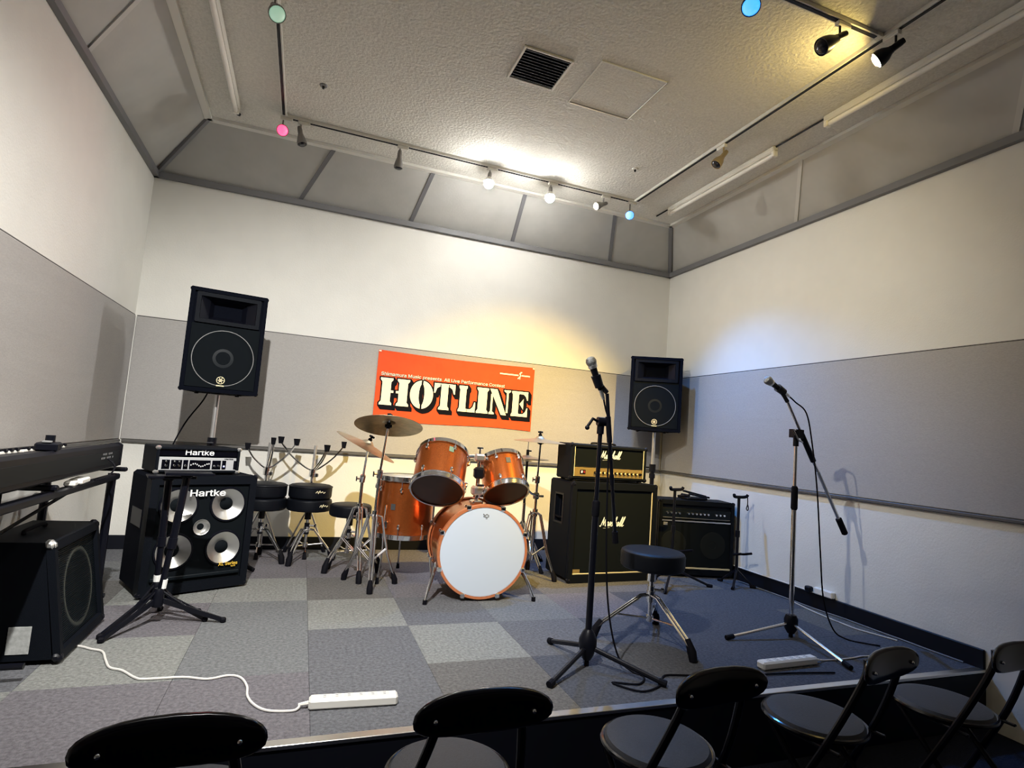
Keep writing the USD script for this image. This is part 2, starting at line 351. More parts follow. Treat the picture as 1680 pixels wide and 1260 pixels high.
lamp(-.233, 4.24, (.25, -.1, -1), 'unlit grey bulb spotlight beside the red lamp', lampg_m, lens_m)
lit('clear', 'clear spotlight with bright face left of the blue corner lamp', em['warm'])
lit('blue_corner', 'glowing blue spotlight in the right corner of the back track', em['blue'], R=.04, drop=.09, face=(-.45, -.8, -.5))
lit('red', 'glowing red spotlight in the left corner of the back track', em['red'], R=.040, drop=.07, face=(.1, -.9, -.5))
lamp(2.57, 3.103, (-.55, .1, -.8), 'unlit brass coloured spotlight on the right track', brass_m, lens_m, along=PH, R=.038)
lamp(2.277, 1.94, (-.85, .2, -.62), 'unlit black spotlight pointing left on the front track', bmet_m, lens_m, R=.042, L=.14)
lamp(-.35, 2.984, (.2, -.5, -.6), 'spotlight with dim green lens on the left track', lampg_m, em['green'], along=PH, R=.042)
lit('yellow', 'glowing yellow spotlight at the front end of the right track', em['yellow'], bmet_m, along=PH, R=.042, face=(-1.5, 2.2, -1.6))
lit('blue_front', 'glowing blue spotlight with dark ring on the front track', em['blue'], bmet_m, R=.042)
lit('stage_white', 'white spotlight on the left track in front of the stage', em['warm'], along=PH)
lit('side_white', 'white spotlight on the left track aimed across at the right wall', em['warm'], along=PH)
lit('stage_white2', 'added unseen white spotlight near the middle of the front track, brightening the stage floor', em['warm'])

def fluoro(y0, y1, x, label):
    t = thing('fluorescent_light', label, 'fluorescent light', (x, (y0+y1)/2, ZC)); L = y1-y0
    obj('body', box((0, 0, -.022), (.048, L, .044), .008), lt_m, t, smooth=False)
    obj('tube', tube([(0, -L/2+.03, -.058), (0, L/2-.03, -.058)], .0155, 12), white_m, t)
    for s in (-1, 1): obj('lamp_holder', box((0, s*(L/2-.015), -.05), (.042, .03, .050), .006), white_m, t, smooth=False)
fluoro(2.55, 4.26, -.66, 'long unlit fluorescent batten on the left side of the ceiling')
fluoro(2.98, 4.22, 2.92, 'unlit fluorescent batten near the right ceiling corner')
fluoro(1.10, 2.58, 2.92, 'unlit fluorescent batten on the right side nearest the audience')
keys(obj('cable', tube([(2.92, 2.58, ZC-.008), (2.92, 2.98, ZC-.008)], .006, 6), blk_m), 'short black cable joining the two right fluorescent lights', 'cable')
keys(obj('cable', tube([(2.92, 4.22, ZC-.008), (2.92, 4.42, ZC-.008)], .006, 6), blk_m), 'short black cable at the corner end of the right fluorescent light', 'cable')
keys(obj('cable', tube(smoothpath([(-.66, 4.26, ZC-.03), (-.66, 4.30, ZC-.045), (-.655, 4.37, ZC-.02), (-.655, 4.385, ZC-.004)], 4), .008, 6), blk_m), 'short black cable stub at the end of the left fluorescent light', 'cable')
# ------------------------------------------------------------------ the things on the stage
# ================================================================== LETTERING
def text(s, h, bold=True, sx=1.0, d=.0015, center=True):
    m = meshkit.text_mesh(s, h, d, bold); b = m.bounds
    if center: m.apply_translation((-(b[0][0]+b[1][0])/2, -h/2, 0))
    m.apply_scale((sx, 1, 1)); return m
def letters(par, m, mat):
    for q in sorted(m.split(only_watertight=False), key=lambda q: q.bounds[0][0]): obj('letter', q, mat, par, smooth=False)
def script_word(h):
    """the amplifier maker's slanted brush script, drawn stroke by stroke"""
    S = [  # letter strokes in a cell 1 high
        [(-.16, .05), (-.10, .0), (-.02, .06), (.16, .95)], [(.16, .95), (.22, .35), (.26, .12)], [(.26, .12), (.50, .95)], [(.50, .95), (.50, .25), (.55, .02), (.64, .12)],
        [(.92, .42), (.80, .46), (.72, .25), (.74, .04), (.84, .04), (.92, .42)], [(.92, .42), (.92, .12), (.97, .02), (1.06, .14)],
        [(1.06, .14), (1.14, .48), (1.15, .36), (1.28, .40)], [(1.15, .38), (1.18, .04)],
        [(1.24, .10), (1.42, .50), (1.46, .30), (1.48, .08), (1.36, .0)], [(1.48, .08), (1.62, .22)],
        [(1.58, .10), (1.80, .98), (1.88, .84), (1.72, .02)], [(1.72, .02), (1.80, .34), (1.92, .44), (1.92, .08), (2.02, .08)],
        [(2.28, .42), (2.16, .46), (2.08, .25), (2.10, .04), (2.20, .04), (2.28, .42)], [(2.28, .42), (2.28, .08), (2.36, .08)],
        [(2.36, .10), (2.58, .96), (2.66, .88), (2.50, .10), (2.56, .0), (2.64, .10)], [(2.64, .10), (2.86, .98), (2.94, .90), (2.76, .10), (2.84, .0), (2.98, .12)]]
    L = [LineString(smoothpath([(x, y, 0) for x, y in s], 4)[:, :2]).buffer(.052, resolution=3) for s in S]
    L.append(LineString([(.36, -.22), (1.2, -.16)]).buffer(.012))
    u = affinity.scale(unary_union(L).simplify(.008), h, h, origin=(0, 0)); u = affinity.skew(u, 14, 0, origin=(0, 0))
    b = u.bounds; return ext(affinity.translate(u, -(b[0]+b[2])/2, -(b[1]+b[3])/2), .0015)

# ================================================================== BANNER
bn = thing('banner', 'orange cloth banner with large cream HOTLINE lettering on the back wall', 'banner', (1.2765, YB-.020, 1.394))
BW, BH = 1.456, .600
nx, nz = 40, 16
gx, gz = np.meshgrid(np.linspace(-BW/2, BW/2, nx), np.linspace(-BH/2, BH/2, nz), indexing='ij')
sag = -.012*np.sin((gx/BW+.5)*PI)*(gz > .29) - .008*np.sin((gx/BW+.5)*PI*2)*(gz < -.29)
wv = .0025*meshkit.noise(np.stack([gx*7+gz*4, gz*5, gx*0], -1), 3)
Vb = np.concatenate([np.stack([gx, -wv, gz+sag], -1).reshape(-1, 3), np.stack([gx, -wv+.003, gz+sag], -1).reshape(-1, 3)]); Fb = []
Nq = nx*nz
for i in range(nx-1):
    for j in range(nz-1):
        a = i*nz+j; q = [a, a+nz, a+nz+1, a+1]; Fb += [[q[0], q[1], q[2]], [q[0], q[2], q[3]], [Nq+q[2], Nq+q[1], Nq+q[0]], [Nq+q[3], Nq+q[2], Nq+q[0]]]
obj('cloth', trimesh.Trimesh(Vb, Fb, process=False), oran_m, bn, smooth=True)
def PG(*p): return Polygon(p)
def serif(x0, x1, y, t=.09): return sbox(x0, y, x1, y+t)
def stem(x0, x1, s=.06):
    """an upright with bracketed slab serifs, stencil style"""
    return unary_union([sbox(x0, 0, x1, 1), PG((x0-s, 0), (x1+s, 0), (x1+s, .07), (x1, .15), (x0, .15), (x0-s, .07)), PG((x0-s, 1), (x1+s, 1), (x1+s, .93), (x1, .85), (x0, .85), (x0-s, .93))])
def ell(w, h_, cx, cy_): return affinity.scale(Point(0, 0).buffer(1, 24), w, h_, origin=(0, 0)) if cx is None else affinity.translate(affinity.scale(Point(0, 0).buffer(1, 24), w, h_, origin=(0, 0)), cx, cy_)
GL = {
 'H': (unary_union([stem(.07, .37), stem(.63, .93), sbox(.37, .46, .46, .55), sbox(.54, .46, .63, .55)]), 0.178, 0.024),
 'O': (ell(.5, .53, .5, .5).difference(unary_union([ell(.115, .40, .5, .5), sbox(.465, -.1, .535, 1.1)])), 0.142, 0.204),
 'T': (unary_union([sbox(.33, 0, .67, 1), PG((.25, 0), (.75, 0), (.75, .07), (.67, .15), (.33, .15), (.25, .07)), PG((0, 1), (1, 1), (1, .62), (.93, .62), (.86, .80), (.72, .88), (.28, .88), (.14, .80), (.07, .62), (0, .62)).difference(sbox(.685, .5, .715, .96)).difference(sbox(.285, .5, .315, .96))]), 0.133, 0.349),
 'L': (unary_union([stem(.08, .45), PG((.45, 0), (1, 0), (1, .40), (.93, .40), (.86, .22), (.72, .12), (.45, .12)).difference(sbox(.50, -.1, .535, .10))]), 0.113, 0.503),
 'I': (stem(.12, .88, .12), .078, .622),
 'N': (unary_union([PG((.0, 1), (.36, 1), (.86, .0), (.60, .0)), sbox(.07, 0, .17, .80), PG((0, 0), (.27, 0), (.27, .06), (.17, .12), (.07, .12), (0, .06)), sbox(.83, .1, .93, 1), PG((.70, 1), (1.03, 1), (1.03, .94), (.93, .88), (.83, .88), (.70, .94))]), 0.138, 0.705),
 'E': (unary_union([stem(.08, .45), PG((.45, 0), (1, 0), (1, .36), (.94, .36), (.86, .2), (.72, .11), (.45, .11)), PG((.45, 1), (1, 1), (1, .66), (.94, .66), (.86, .80), (.72, .89), (.45, .89)), PG((.50, .50), (.74, .72), (.74, .28))]), 0.115, 0.852)}
LH = .235; y0 = BH/2-.395*BH-LH
shapes = [affinity.translate(affinity.scale(g, w*BW, LH, origin=(0, 0)), x*BW-BW/2, y0) for g, w, x in GL.values()]
fix = lambda g: shapely.set_precision(shapely.make_valid(g).buffer(0), 1e-5)
shapes = [fix(g) for g in shapes]
outl = fix(unary_union([fix(g.buffer(.010, join_style=2)) for g in shapes]))
shad = outl
for k in range(1, 11): shad = fix(shad.union(fix(affinity.translate(outl, .0024*k, -.0030*k))))
obj('letter_shadow', upright(ext(shad.simplify(.001), .0012), (0, -.0040, 0)), bprint_m, bn, smooth=False)
for g in shapes: obj('letter', upright(ext(g.simplify(.0006), .0012), (0, -.0056, 0)), lett_m, bn, smooth=False)
for k, (dx, dz, mt, dy) in enumerate(((.0028, -.0028, bprint_m, -.0040), (0, 0, lett_m, -.0052))):
    tm = text('Shimamura Music presents  All Live Performance Contest', .027, True, 1, .0010, False); b = tm.bounds; tm.apply_scale((1.13/(b[1][0]-b[0][0]), 1, 1))
    obj('small_lettering' if k else 'small_letter_shadow', upright(tm, (-BW/2+.035+dx, dy, BH/2-.360*BH+dz)), mt, bn, smooth=False, kind='stuff')
lg = unary_union([sbox(.0, -.007, .185, .007), sbox(.215, -.007, .30, .007), LineString([(.215, .03), (.196, .018), (.206, .0), (.196, -.018), (.182, -.03)]).buffer(.006), LineString([(.205, .034), (.200, -.036)]).buffer(.003)])
obj('emblem', upright(ext(lg, .001), (BW/2-.345, -.0045, BH/2-.088)), lett_m, bn, smooth=False)
for sx in (-1, 1): obj('corner_tape', box((sx*(BW/2-.012), -.006, BH/2-.010), (.02, .001, .012)), lett_m, bn)

# ================================================================== PA SPEAKERS
def speaker(name, loc, rz, label):
    t = thing(name, label, 'loudspeaker', loc, rz)            # local: front faces -y, origin under the cabinet
    W, H, D = .475, .695, .36
    plan = lambda w1, w2, y0_, y1_, z0, z1, c: hull([(sx*(w-c*a), y, z) for (w, y) in ((w1/2, y0_), (w2/2, y1_)) for sx in (-1, 1) for (a, z) in ((1, z0), (0, z0+c), (0, z1-c), (1, z1))])
    body = plan(W, .30, -D/2+.012, D/2, 0, H, .018)
    horn_cut = hull([(sx*.185, -D/2-.1, z) for sx in (-1, 1) for z in (.475, .655)] + [(sx*.10, -D/2+.10, z) for sx in (-1, 1) for z in (.515, .615)] + [(sx*.185, -D/2+.02, z) for sx in (-1, 1) for z in (.475, .655)])
    try: body = trimesh.boolean.difference([body, horn_cut], engine='manifold')
    except Exception: pass
    obj('cabinet', body, car_m, t, smooth=False)
    fr = Polygon([(-W/2, 0), (W/2, 0), (W/2, H), (-W/2, H)]).buffer(-.012).buffer(.012)
    hole = affinity.scale(Polygon([(-.19, .47), (.19, .47), (.19, .66), (-.19, .66)]).buffer(.008), 1, 1)
    obj('front_frame', upright(ext(fr.difference(Polygon([(-.212, .026), (.212, .026), (.212, .670), (-.212, .670)])), .016), (0, -D/2+.010, 0)), car_m, t, smooth=False)
    obj('horn_frame', upright(ext(hole.difference(sbox(-.172, .488, .172, .642)), .016), (0, -D/2+.014, 0)), tol_m, t, smooth=False)
    fl = [(.17, .487, .643, 0), (.115, .50, .63, .05), (.085, .525, .605, .10)]
    P = [(sx*w, -D/2+.004+y, z) for (w, z0, z1, y) in fl for sx, z in ((-1, z0), (1, z0), (1, z1), (-1, z1))]
    F = []
    for k in range(2):
        for j in range(4):
            a, b_ = 4*k+j, 4*k+(j+1) % 4; F += [[a, b_+4, b_], [a, a+4, b_+4]]
    F += [[8, 9, 10], [8, 10, 11]]
    obj('horn', trimesh.Trimesh(P, F, process=False), blk_m, t, smooth=False)
    obj('grille', upright(ext(sbox(-.21, .03, .21, .455), .003), (0, -D/2+.010, 0)), cloth_m, t, smooth=False)
    obj('speaker_cone', mv(lathe([(0, -.012), (.035, -.010), (.045, .0), (.05, 0), (.165, -.004), (.178, -.006), (.180, -.001), (0, -.001)], 40), (0, -D/2+.0065, .235), rx=PI/2), horn_m, t)
    obj('ring', mv(ring(.188, .0032, 0, 56, 6), (0, -D/2+.0055, .235), rx=PI/2), grey_m, t)
    e = thing_sub = None
    em_ = unary_union([Point(0, 0).buffer(.026, 16).difference(Point(0, 0).buffer(.0215, 16)), sbox(-.024, -.041, .024, -.033)] + [affinity.rotate(unary_union([sbox(-.0022, -.019, .0022, .019), sbox(-.0055, .008, .0055, .0105), sbox(-.0055, -.0105, .0055, -.008)]), a, origin=(0, 0)) for a in (30, 90, 150)])
    obj('emblem', upright(ext(em_, .002), (0, -D/2+.001, .085)), cream_m, t, smooth=False, label='gold round emblem with a bar of lettering beneath')
    for sx in (-1, 1):
        for z in (.012, H-.012): obj('corner_guard', box((sx*(W/2-.010), -D/2+.014, z), (.030, .036, .030), .010), blk_m, t)
    for sx in (-1, 1):
        for y in (-.11, .10): obj('foot', cyl((sx*.13, y, -.008), (sx*.13, y, .002), .014, n=10), rub_m, t)
    obj('pole_socket', cyl((0, 0, -.006), (0, 0, .004), .045, n=20), blk_m, t)
    return t
def speaker_stand(loc, top, rz, label, sp=.40):
    t = thing('speaker_stand', label, 'speaker stand', loc, rz)
    obj('pole', cyl((0, 0, .70), (0, 0, top-.010), .0165, n=16), silver_m, t)
    obj('lower_tube', cyl((0, 0, .10), (0, 0, .82), .0205, n=16), bmet_m, t)
    c = obj('collar', cat(cyl((0, 0, .80), (0, 0, .87), .030), cyl((0, 0, .74), (0, 0, .78), .028)), blk_m, t)
    obj('knob', cat(cyl((0, -.02, .835), (0, -.075, .835), .008, n=8), cyl((-.02, -.075, .835), (.02, -.075, .835), .007, n=8)), blk_m, c)
    for k in range(3):
        a = PI/2+k*2*PI/3; d = np.array([math.cos(a), math.sin(a), 0])
        l = obj('leg', tube([d*.03+[0, 0, .48], d*sp+[0, 0, .018]], .0115, 8), bmet_m, t)
        obj('foot', tube([d*(sp-.015)+[0, 0, .030], d*(sp+.03)+[0, 0, .014]], [.015, .014], 8), rub_m, l)
        obj('brace', tube([d*.02+[0, 0, .14], d*(sp*.52)+[0, 0, .258]], .007, 6), bmet_m, t)
    return t
SPZL, SPZR = 1.178, 1.182
speaker('loudspeaker', (-.583, 4.44, SPZL), .17, 'black loudspeaker with round grille ring on the pole above the bass amplifier')
speaker_stand((-.583, 4.44, 0), SPZL, 0, 'silver speaker pole behind the bass amplifier stack')
speaker('loudspeaker', (3.150, 4.66, SPZR), -.50, 'black loudspeaker on a pole in the back right corner')
speaker_stand((3.150, 4.62, 0), SPZR, PI, 'silver speaker pole in the back right corner behind the guitar amplifier stack', .22)
keys(obj('cable', tube(smoothpath([(-.66, 4.645, 1.24), (-.70, 4.66, 1.13), (-.80, 4.66, .95), (-.88, 4.68, .72), (-.95, 4.72, .35), (-1.0, 4.74, .008)], 5), .0055, 6), rub_m), 'black speaker cable hanging from the left loudspeaker', 'cable')

# ================================================================== AMPLIFIERS
def knobs(t, xs_, y, z, r=.009, l=.016, mat=None):
    for x in xs_: obj('knob', mv(lathe([(0, 0), (r*1.15, 0), (r, l*.7), (r*.8, l), (0, l)], 12), (x, y, z), rx=PI/2), mat or chrome_m, t)
HA = .465                                                     # heading of the bass stack (its front looks right of straight out)
def at(loc, rz, p):
    c = R2(rz) @ np.array(p[:2]); return (loc[0]+c[0], loc[1]+c[1], loc[2]+p[2])
# bass cabinet; local: front face at y=0, width centred
W, H, D = .575, .665, .40
hl = (-.488, 3.757, 0.0)
bc = thing('bass_cabinet', 'black bass speaker cabinet with four silver cones', 'speaker cabinet', hl, HA)
obj('cabinet', box((0, D/2+.036, H/2+.012), (W, D-.072, H-.012), .016), car_m, bc, smooth=False)
frame = sbox(-W/2, .012, W/2, H+.006).buffer(-.012).buffer(.012).difference(sbox(-W/2+.040, .065, W/2-.040, H-.045))
obj('front_frame', upright(ext(frame, .086), (0, .086, 0)), tol_m, bc, smooth=False)
holes = unary_union([Point(sx*.134, z).buffer(.094, 20) for sx in (-1, 1) for z in (.500, .245)] + [Point(0, .372).buffer(.044, 16)])
obj('baffle', upright(ext(sbox(-W/2+.03, .04, W/2-.03, H-.03).difference(holes), .012), (0, .028, 0)), cloth_m, bc, smooth=False)
obj('port_bar', box((0, .006, .098), (W-.10, .016, .020), .004), horn_m, bc)
def cone_at(x, z, r, par):
    c = obj('speaker_cone', mv(lathe([(0, -.030), (r*.36, -.032), (r*.44, -.026), (r*.95, .004), (r, .006), (r*1.0, -.004), (r*.46, -.036), (0, -.036)], 40), (x, .012, z), rx=PI/2), cone_m, par)
    obj('dust_cap', mv(lathe([(0, .008), (r*.2, .005), (r*.40, -.010), (r*.42, -.016), (0, -.018)], 24), (x, .028, z), rx=PI/2), cloth_m, c)
    obj('rim', mv(ring(r*1.06, r*.075, 0, 36, 6), (x, .012, z), rx=PI/2), blk_m, c)
for sx in (-1, 1):
    for z in (.500, .245): cone_at(sx*.134, z, .092, bc)
tw = hn = obj('tweeter', mv(lathe([(.0, -.03), (.018, -.03), (.042, .002), (.046, .004), (.046, 0), (0, -.034)], 28), (0, .012, .372), rx=PI/2), cone_m, bc)
obj('throat', mv(cyl((0, 0, -.0295), (0, 0, -.020), .019, n=18), (0, .012, .372), rx=PI/2), cloth_m, tw)
letters(bc, upright(mv(text('Hartke', .036, True, 1.30, .004), (.010, .572, 0)), (0, -.001, 0)), wprint_m)
obj('small_lettering', upright(mv(cat(text('XL Series', .018, True, 1.0, .003), mv(text('4x10', .008, True, 1, .003), (.03, -.017, 0))), (.170, .150, 0)), (0, .004, 0)), yprint_m, bc, smooth=False, kind='stuff')
for sx in (-1, 1):
    for z in (.024, H-.006): obj('corner_guard', box((sx*(W/2-.008), .014, z), (.034, .034, .034), .012), blk_m, bc)
    obj('side_handle', box((sx*(W/2+.0015), .20, .42), (.004, .20, .10), .0015), blk_m, bc)
    for y in (.06, .34): obj('foot', cyl((sx*.22, y, 0), (sx*.22, y, .014), .02, n=12), rub_m, bc)
# bass head
W2, H2, D2 = .455, .148, .26
bh = thing('bass_amplifier', 'rack sized bass amplifier head with silver control panel on the bass cabinet', 'amplifier', at(hl, HA, (-.045, .035, H+.008)), HA)
case = box((0, D2/2, H2/2+.010), (W2, D2, H2), .006)
try: case = trimesh.boolean.difference([case, box((0, 0, H2/2+.010), (W2-.030, .036, H2-.026))], engine='manifold')
except Exception: pass
obj('case', case, tol_m, bh, smooth=False)
obj('upper_panel', box((0, .014, .128), (W2-.032, .006, .042)), blkp_m, bh)
pn = obj('control_panel', box((0, .013, .062), (W2-.034, .008, .076), .002), M('silver_panel', (.62, .63, .64), .4, metal=.3), bh)
for x0, x1 in ((-.195, -.155), (-.148, -.092), (-.085, -.060), (-.052, .062), (.072, .120), (.128, .150), (.195, .212)):
    f = obj('dark_field', box(((x0+x1)/2, .0085, .058), (x1-x0, .003, .052)), blkp_m, pn)
knobs(pn, (-.175, -.132, -.108, -.073, .085, .107), .007, .052, .0075, .013); knobs(pn, (-.175, -.132, -.108), .007, .074, .006, .011)
for k in range(10): obj('slider', box((-.044+.0108*k, .005, .056+.008*math.sin(k*.9)), (.005, .006, .009), .001), wprint_m, pn)
obj('blue_button', box((.139, .006, .050), (.010, .005, .010), .001), EM('blue_lamp', (.1, .2, 1), .8), pn)
obj('switch', box((.2035, .006, .058), (.010, .006, .030), .002), blk_m, pn)
letters(bh, upright(mv(text('Hartke', .030, True, 1.25, .003), (.0, .129, 0)), (0, .012, 0)), wprint_m)
obj('small_lettering', upright(mv(text('Hartke', .008, True, 1.5, .002), (.165, .094, 0)), (0, .0095, 0)), bprint_m, bh, smooth=False, kind='stuff')
for sx in (-1, 1):
    for z in (.016, H2+.004): obj('corner_guard', box((sx*(W2/2-.008), .008, z), (.028, .028, .024), .008), silver_m, bh)
    for y in (.03, .23): obj('foot', cyl((sx*.19, y, 0), (sx*.19, y, .012), .013, n=10), rub_m, bh)
keys(obj('cable', tube(smoothpath([at(hl, HA, p) for p in ((.20, .30, .76), (.235, .33, .76), (.275, .36, .72), (.300, .37, .62), (.305, .38, .30), (.31, .40, .01))], 5), .006, 6), rub_m), 'grey cable falling behind the right end of the bass amplifier', 'cable')

# guitar stack; local front at y=0
ga = .068
gl = (2.296, 3.818, 0)
gc = thing('guitar_cabinet', 'large black guitar speaker cabinet with white script and gold piping', 'speaker cabinet', gl, ga)
W, H, D = .770, .735, .36
cab = box((0, D/2+.012, H/2+.01), (W, D-.024, H-.02), .014)
try: cab = trimesh.boolean.difference([cab, box((-W/2, .20, .52), (.10, .115, .20), .012), box((W/2, .20, .52), (.10, .115, .20), .012)], engine='manifold')
except Exception: pass
obj('cabinet', cab, tol_m, gc, smooth=False)
fr = sbox(-W/2, .0, W/2, H).buffer(-.014).buffer(.014)
obj('front_frame', upright(ext(fr.difference(sbox(-W/2+.036, .060, W/2-.036, H-.052)), .026), (0, .026, 0)), tol_m, gc, smooth=False)
obj('grille_cloth', box((0, .022, H/2), (W-.06, .010, H-.09)), cloth_m, gc)
pg = [(-W/2+.040, .014, .064), (W/2-.040, .014, .064), (W/2-.040, .014, H-.056), (-W/2+.040, .014, H-.056)]
for k in range(4): obj('piping', tube([pg[k], pg[(k+1) % 4]], .0055 if k < 2 else .0035, 8), pipe_m, gc) if k < 2 else obj('piping', tube([pg[k], pg[(k+1) % 4]], .004, 8), cloth_m, gc)
obj('lettering', upright(mv(script_word(.068), (-.012, .440, 0)), (0, .017, 0)), wprint_m, gc, smooth=False)
obj('badge', upright(mv(ext(sbox(-.036, -.012, .036, .012), .002), (-.315, .085, 0)), (0, .016, 0)), gold_m, gc, smooth=False)
for sx in (-1, 1):
    hd = obj('side_handle', cat(box((sx*(W/2-.046), .20, .52), (.006, .13, .21)), box((sx*(W/2-.001), .20, .52+.108), (.006, .140, .016), .002), box((sx*(W/2-.001), .20, .52-.108), (.006, .140, .016), .002), box((sx*(W/2-.001), .262, .52), (.006, .016, .22), .002), box((sx*(W/2-.001), .138, .52), (.006, .016, .22), .002)), blk_m, gc, smooth=False)
    obj('grip', tube([(sx*(W/2-.012), .145, .455), (sx*(W/2-.006), .20, .450), (sx*(W/2-.012), .255, .455)], .010, 8), rub_m, hd)
    for z in (.020, H-.018): obj('corner_guard', box((sx*(W/2-.012), .014, z), (.040, .036, .040), .014), blk_m, gc)
    for y in (.05, .31): obj('foot', cyl((sx*.33, y, 0), (sx*.33, y, .012), .02, n=12), rub_m, gc)
gh = thing('guitar_amplifier', 'black guitar amplifier head with gold control panel on the guitar cabinet', 'amplifier', at(gl, ga, (-.040, .05, H+.002)), ga)
W, H, D = .700, .270, .215
case = box((0, D/2+.004, H/2+.012), (W, D, H), .010)
try: case = trimesh.boolean.difference([case, box((0, 0, H/2+.012), (W-.062, .05, H-.050))], engine='manifold')
except Exception: pass
obj('case', case, tol_m, gh, smooth=False)
obj('front_cloth', box((0, .022, .190), (W-.062, .008, .165)), cloth_m, gh)
for sx in (-1, 1): obj('piping', tube([(sx*(W/2-.034), .006, .036), (sx*(W/2-.034), .006, .258)], .0042, 8), pipe_m, gh)
obj('piping', tube([(-W/2+.034, .014, .108), (W/2-.034, .014, .108)], .003, 6), blk_m, gh)
pn = obj('control_panel', box((0, .018, .070), (W-.066, .010, .070), .002), gold_m, gh)
knobs(pn, [-.125+.038*k for k in range(11)] + [.292], .012, .070, .010, .016, blk_m)
for k in range(11): obj('knob_cap', mv(lathe([(0, 0), (.0075, 0), (.006, .002), (0, .002)], 10), (-.125+.038*k, -.0045, .070), rx=PI/2), cream_m, pn)
obj('switch_plate', box((-.235, .011, .070), (.048, .006, .032), .002), blk_m, pn)
for x, mt in ((-.246, EM('red_lamp', (1, .05, .03), .35)), (-.224, M('red_switch', (.25, .02, .02), .4))): obj('rocker_switch', box((x, .007, .070), (.014, .008, .020), .002), mt, pn)
obj('lettering', upright(mv(script_word(.060), (.012, .205, 0)), (0, .017, 0)), wprint_m, gh, smooth=False)
obj('strap_handle', tube(smoothpath([(-.11, .11, H+.013), (-.09, .11, H+.022), (.09, .11, H+.022), (.11, .11, H+.013)], 4), .008, 8), rub_m, gh)
for sx in (-1, 1):
    for z in (.024, H+.0): obj('corner_guard', box((sx*(W/2-.010), .014, z), (.034, .034, .034), .012), blk_m, gh)
    for y in (.03, .19): obj('foot', cyl((sx*.30, y, 0), (sx*.30, y, .013), .018, n=12), rub_m, gh)
for nm, k in (('cable', 0),):
    keys(obj('cable', tube(smoothpath([at(gl, ga, p) for p in ((.33, .30, .84), (.405, .30, .82), (.43, .28, .70), (.415, .27, .45), (.43, .28, .010))], 5), .006, 6), M('white_cable', (.70, .68, .60), .5)), 'pale cable hanging down beside the guitar cabinet', 'cable')

# combo amplifier in the right corner
cl = (3.115, 3.90, 0); ca = -.232
W, H, D = .650, .615, .27
cb = thing('combo_amplifier', 'dark combo amplifier with a row of knobs in the right corner', 'amplifier', cl, ca)
obj('cabinet', box((0, D/2+.010, H/2+.02), (W, D-.02, H-.04), .012), tol_m, cb, smooth=False)
obj('front_frame', upright(ext(sbox(-W/2, .02, W/2, H).difference(sbox(-W/2+.028, .075, W/2-.028, H-.035)), .020), (0, .020, 0)), tol_m, cb, smooth=False)
obj('grille_cloth', box((0, .016, .265), (W-.05, .008, .39)), cloth_m, cb)
obj('trim_strip', box((0, .004, .074), (W-.05, .010, .012)), pipe_m, cb); obj('trim_strip', box((0, .007, .447), (W-.05, .006, .010)), silver_m, cb)
pn = obj('control_panel', box((0, .012, .505), (W-.056, .012, .082), .003), horn_m, cb)
obj('panel_stripe', box((0, .005, .472), (W-.07, .003, .004)), grey_m, pn)
knobs(pn, [-.255+.034*k for k in range(4)] + [-.075+.034*k for k in range(6)] + [.165+.034*k for k in range(3)], .006, .510, .010, .016)
obj('badge', box((-.265, .009, .42), (.036, .004, .026), .001), grey_m, cb)
for x in (-.19, .15): obj('speaker_cone', mv(lathe([(0, 0), (.028, 0), (.03, .002), (.105, .0035), (.11, .001), (0, -.001)], 30), (x, .0112, .26), rx=PI/2), M('dim_cone', (.010, .012, .012), .8, spec=.1), cb)
for sx in (-1, 1):
    for y in (.04, .23): obj('foot', cyl((sx*.27, y, 0), (sx*.27, y, .022), .018, n=12), rub_m, cb)
    for z in (.034, H-.012): obj('corner_guard', box((sx*(W/2-.010), .012, z), (.032, .030, .032), .010), blk_m, cb)
fs = thing('folded_stand', 'black folded stand lying on the combo amplifier', 'stand', at(cl, ca, (.02, .12, H+.001)), ca+.2)
obj('base', box((0, 0, .012), (.20, .11, .022), .006), blk_m, fs); obj('arm', mv(box((0, 0, 0), (.23, .030, .016), .004), (.02, .02, .048), ry=.18), blk_m, fs)
obj('arm', mv(box((0, 0, 0), (.20, .030, .016), .004), (.03, -.03, .036), ry=.12), blk_m, fs); obj('hinge', cyl((-.085, -.05, .034), (-.085, .05, .034), .012, n=10), blk_m, fs); obj('tip', cyl((-.10, .0, .028), (-.15, .01, .022), .012, n=8), rub_m, fs)

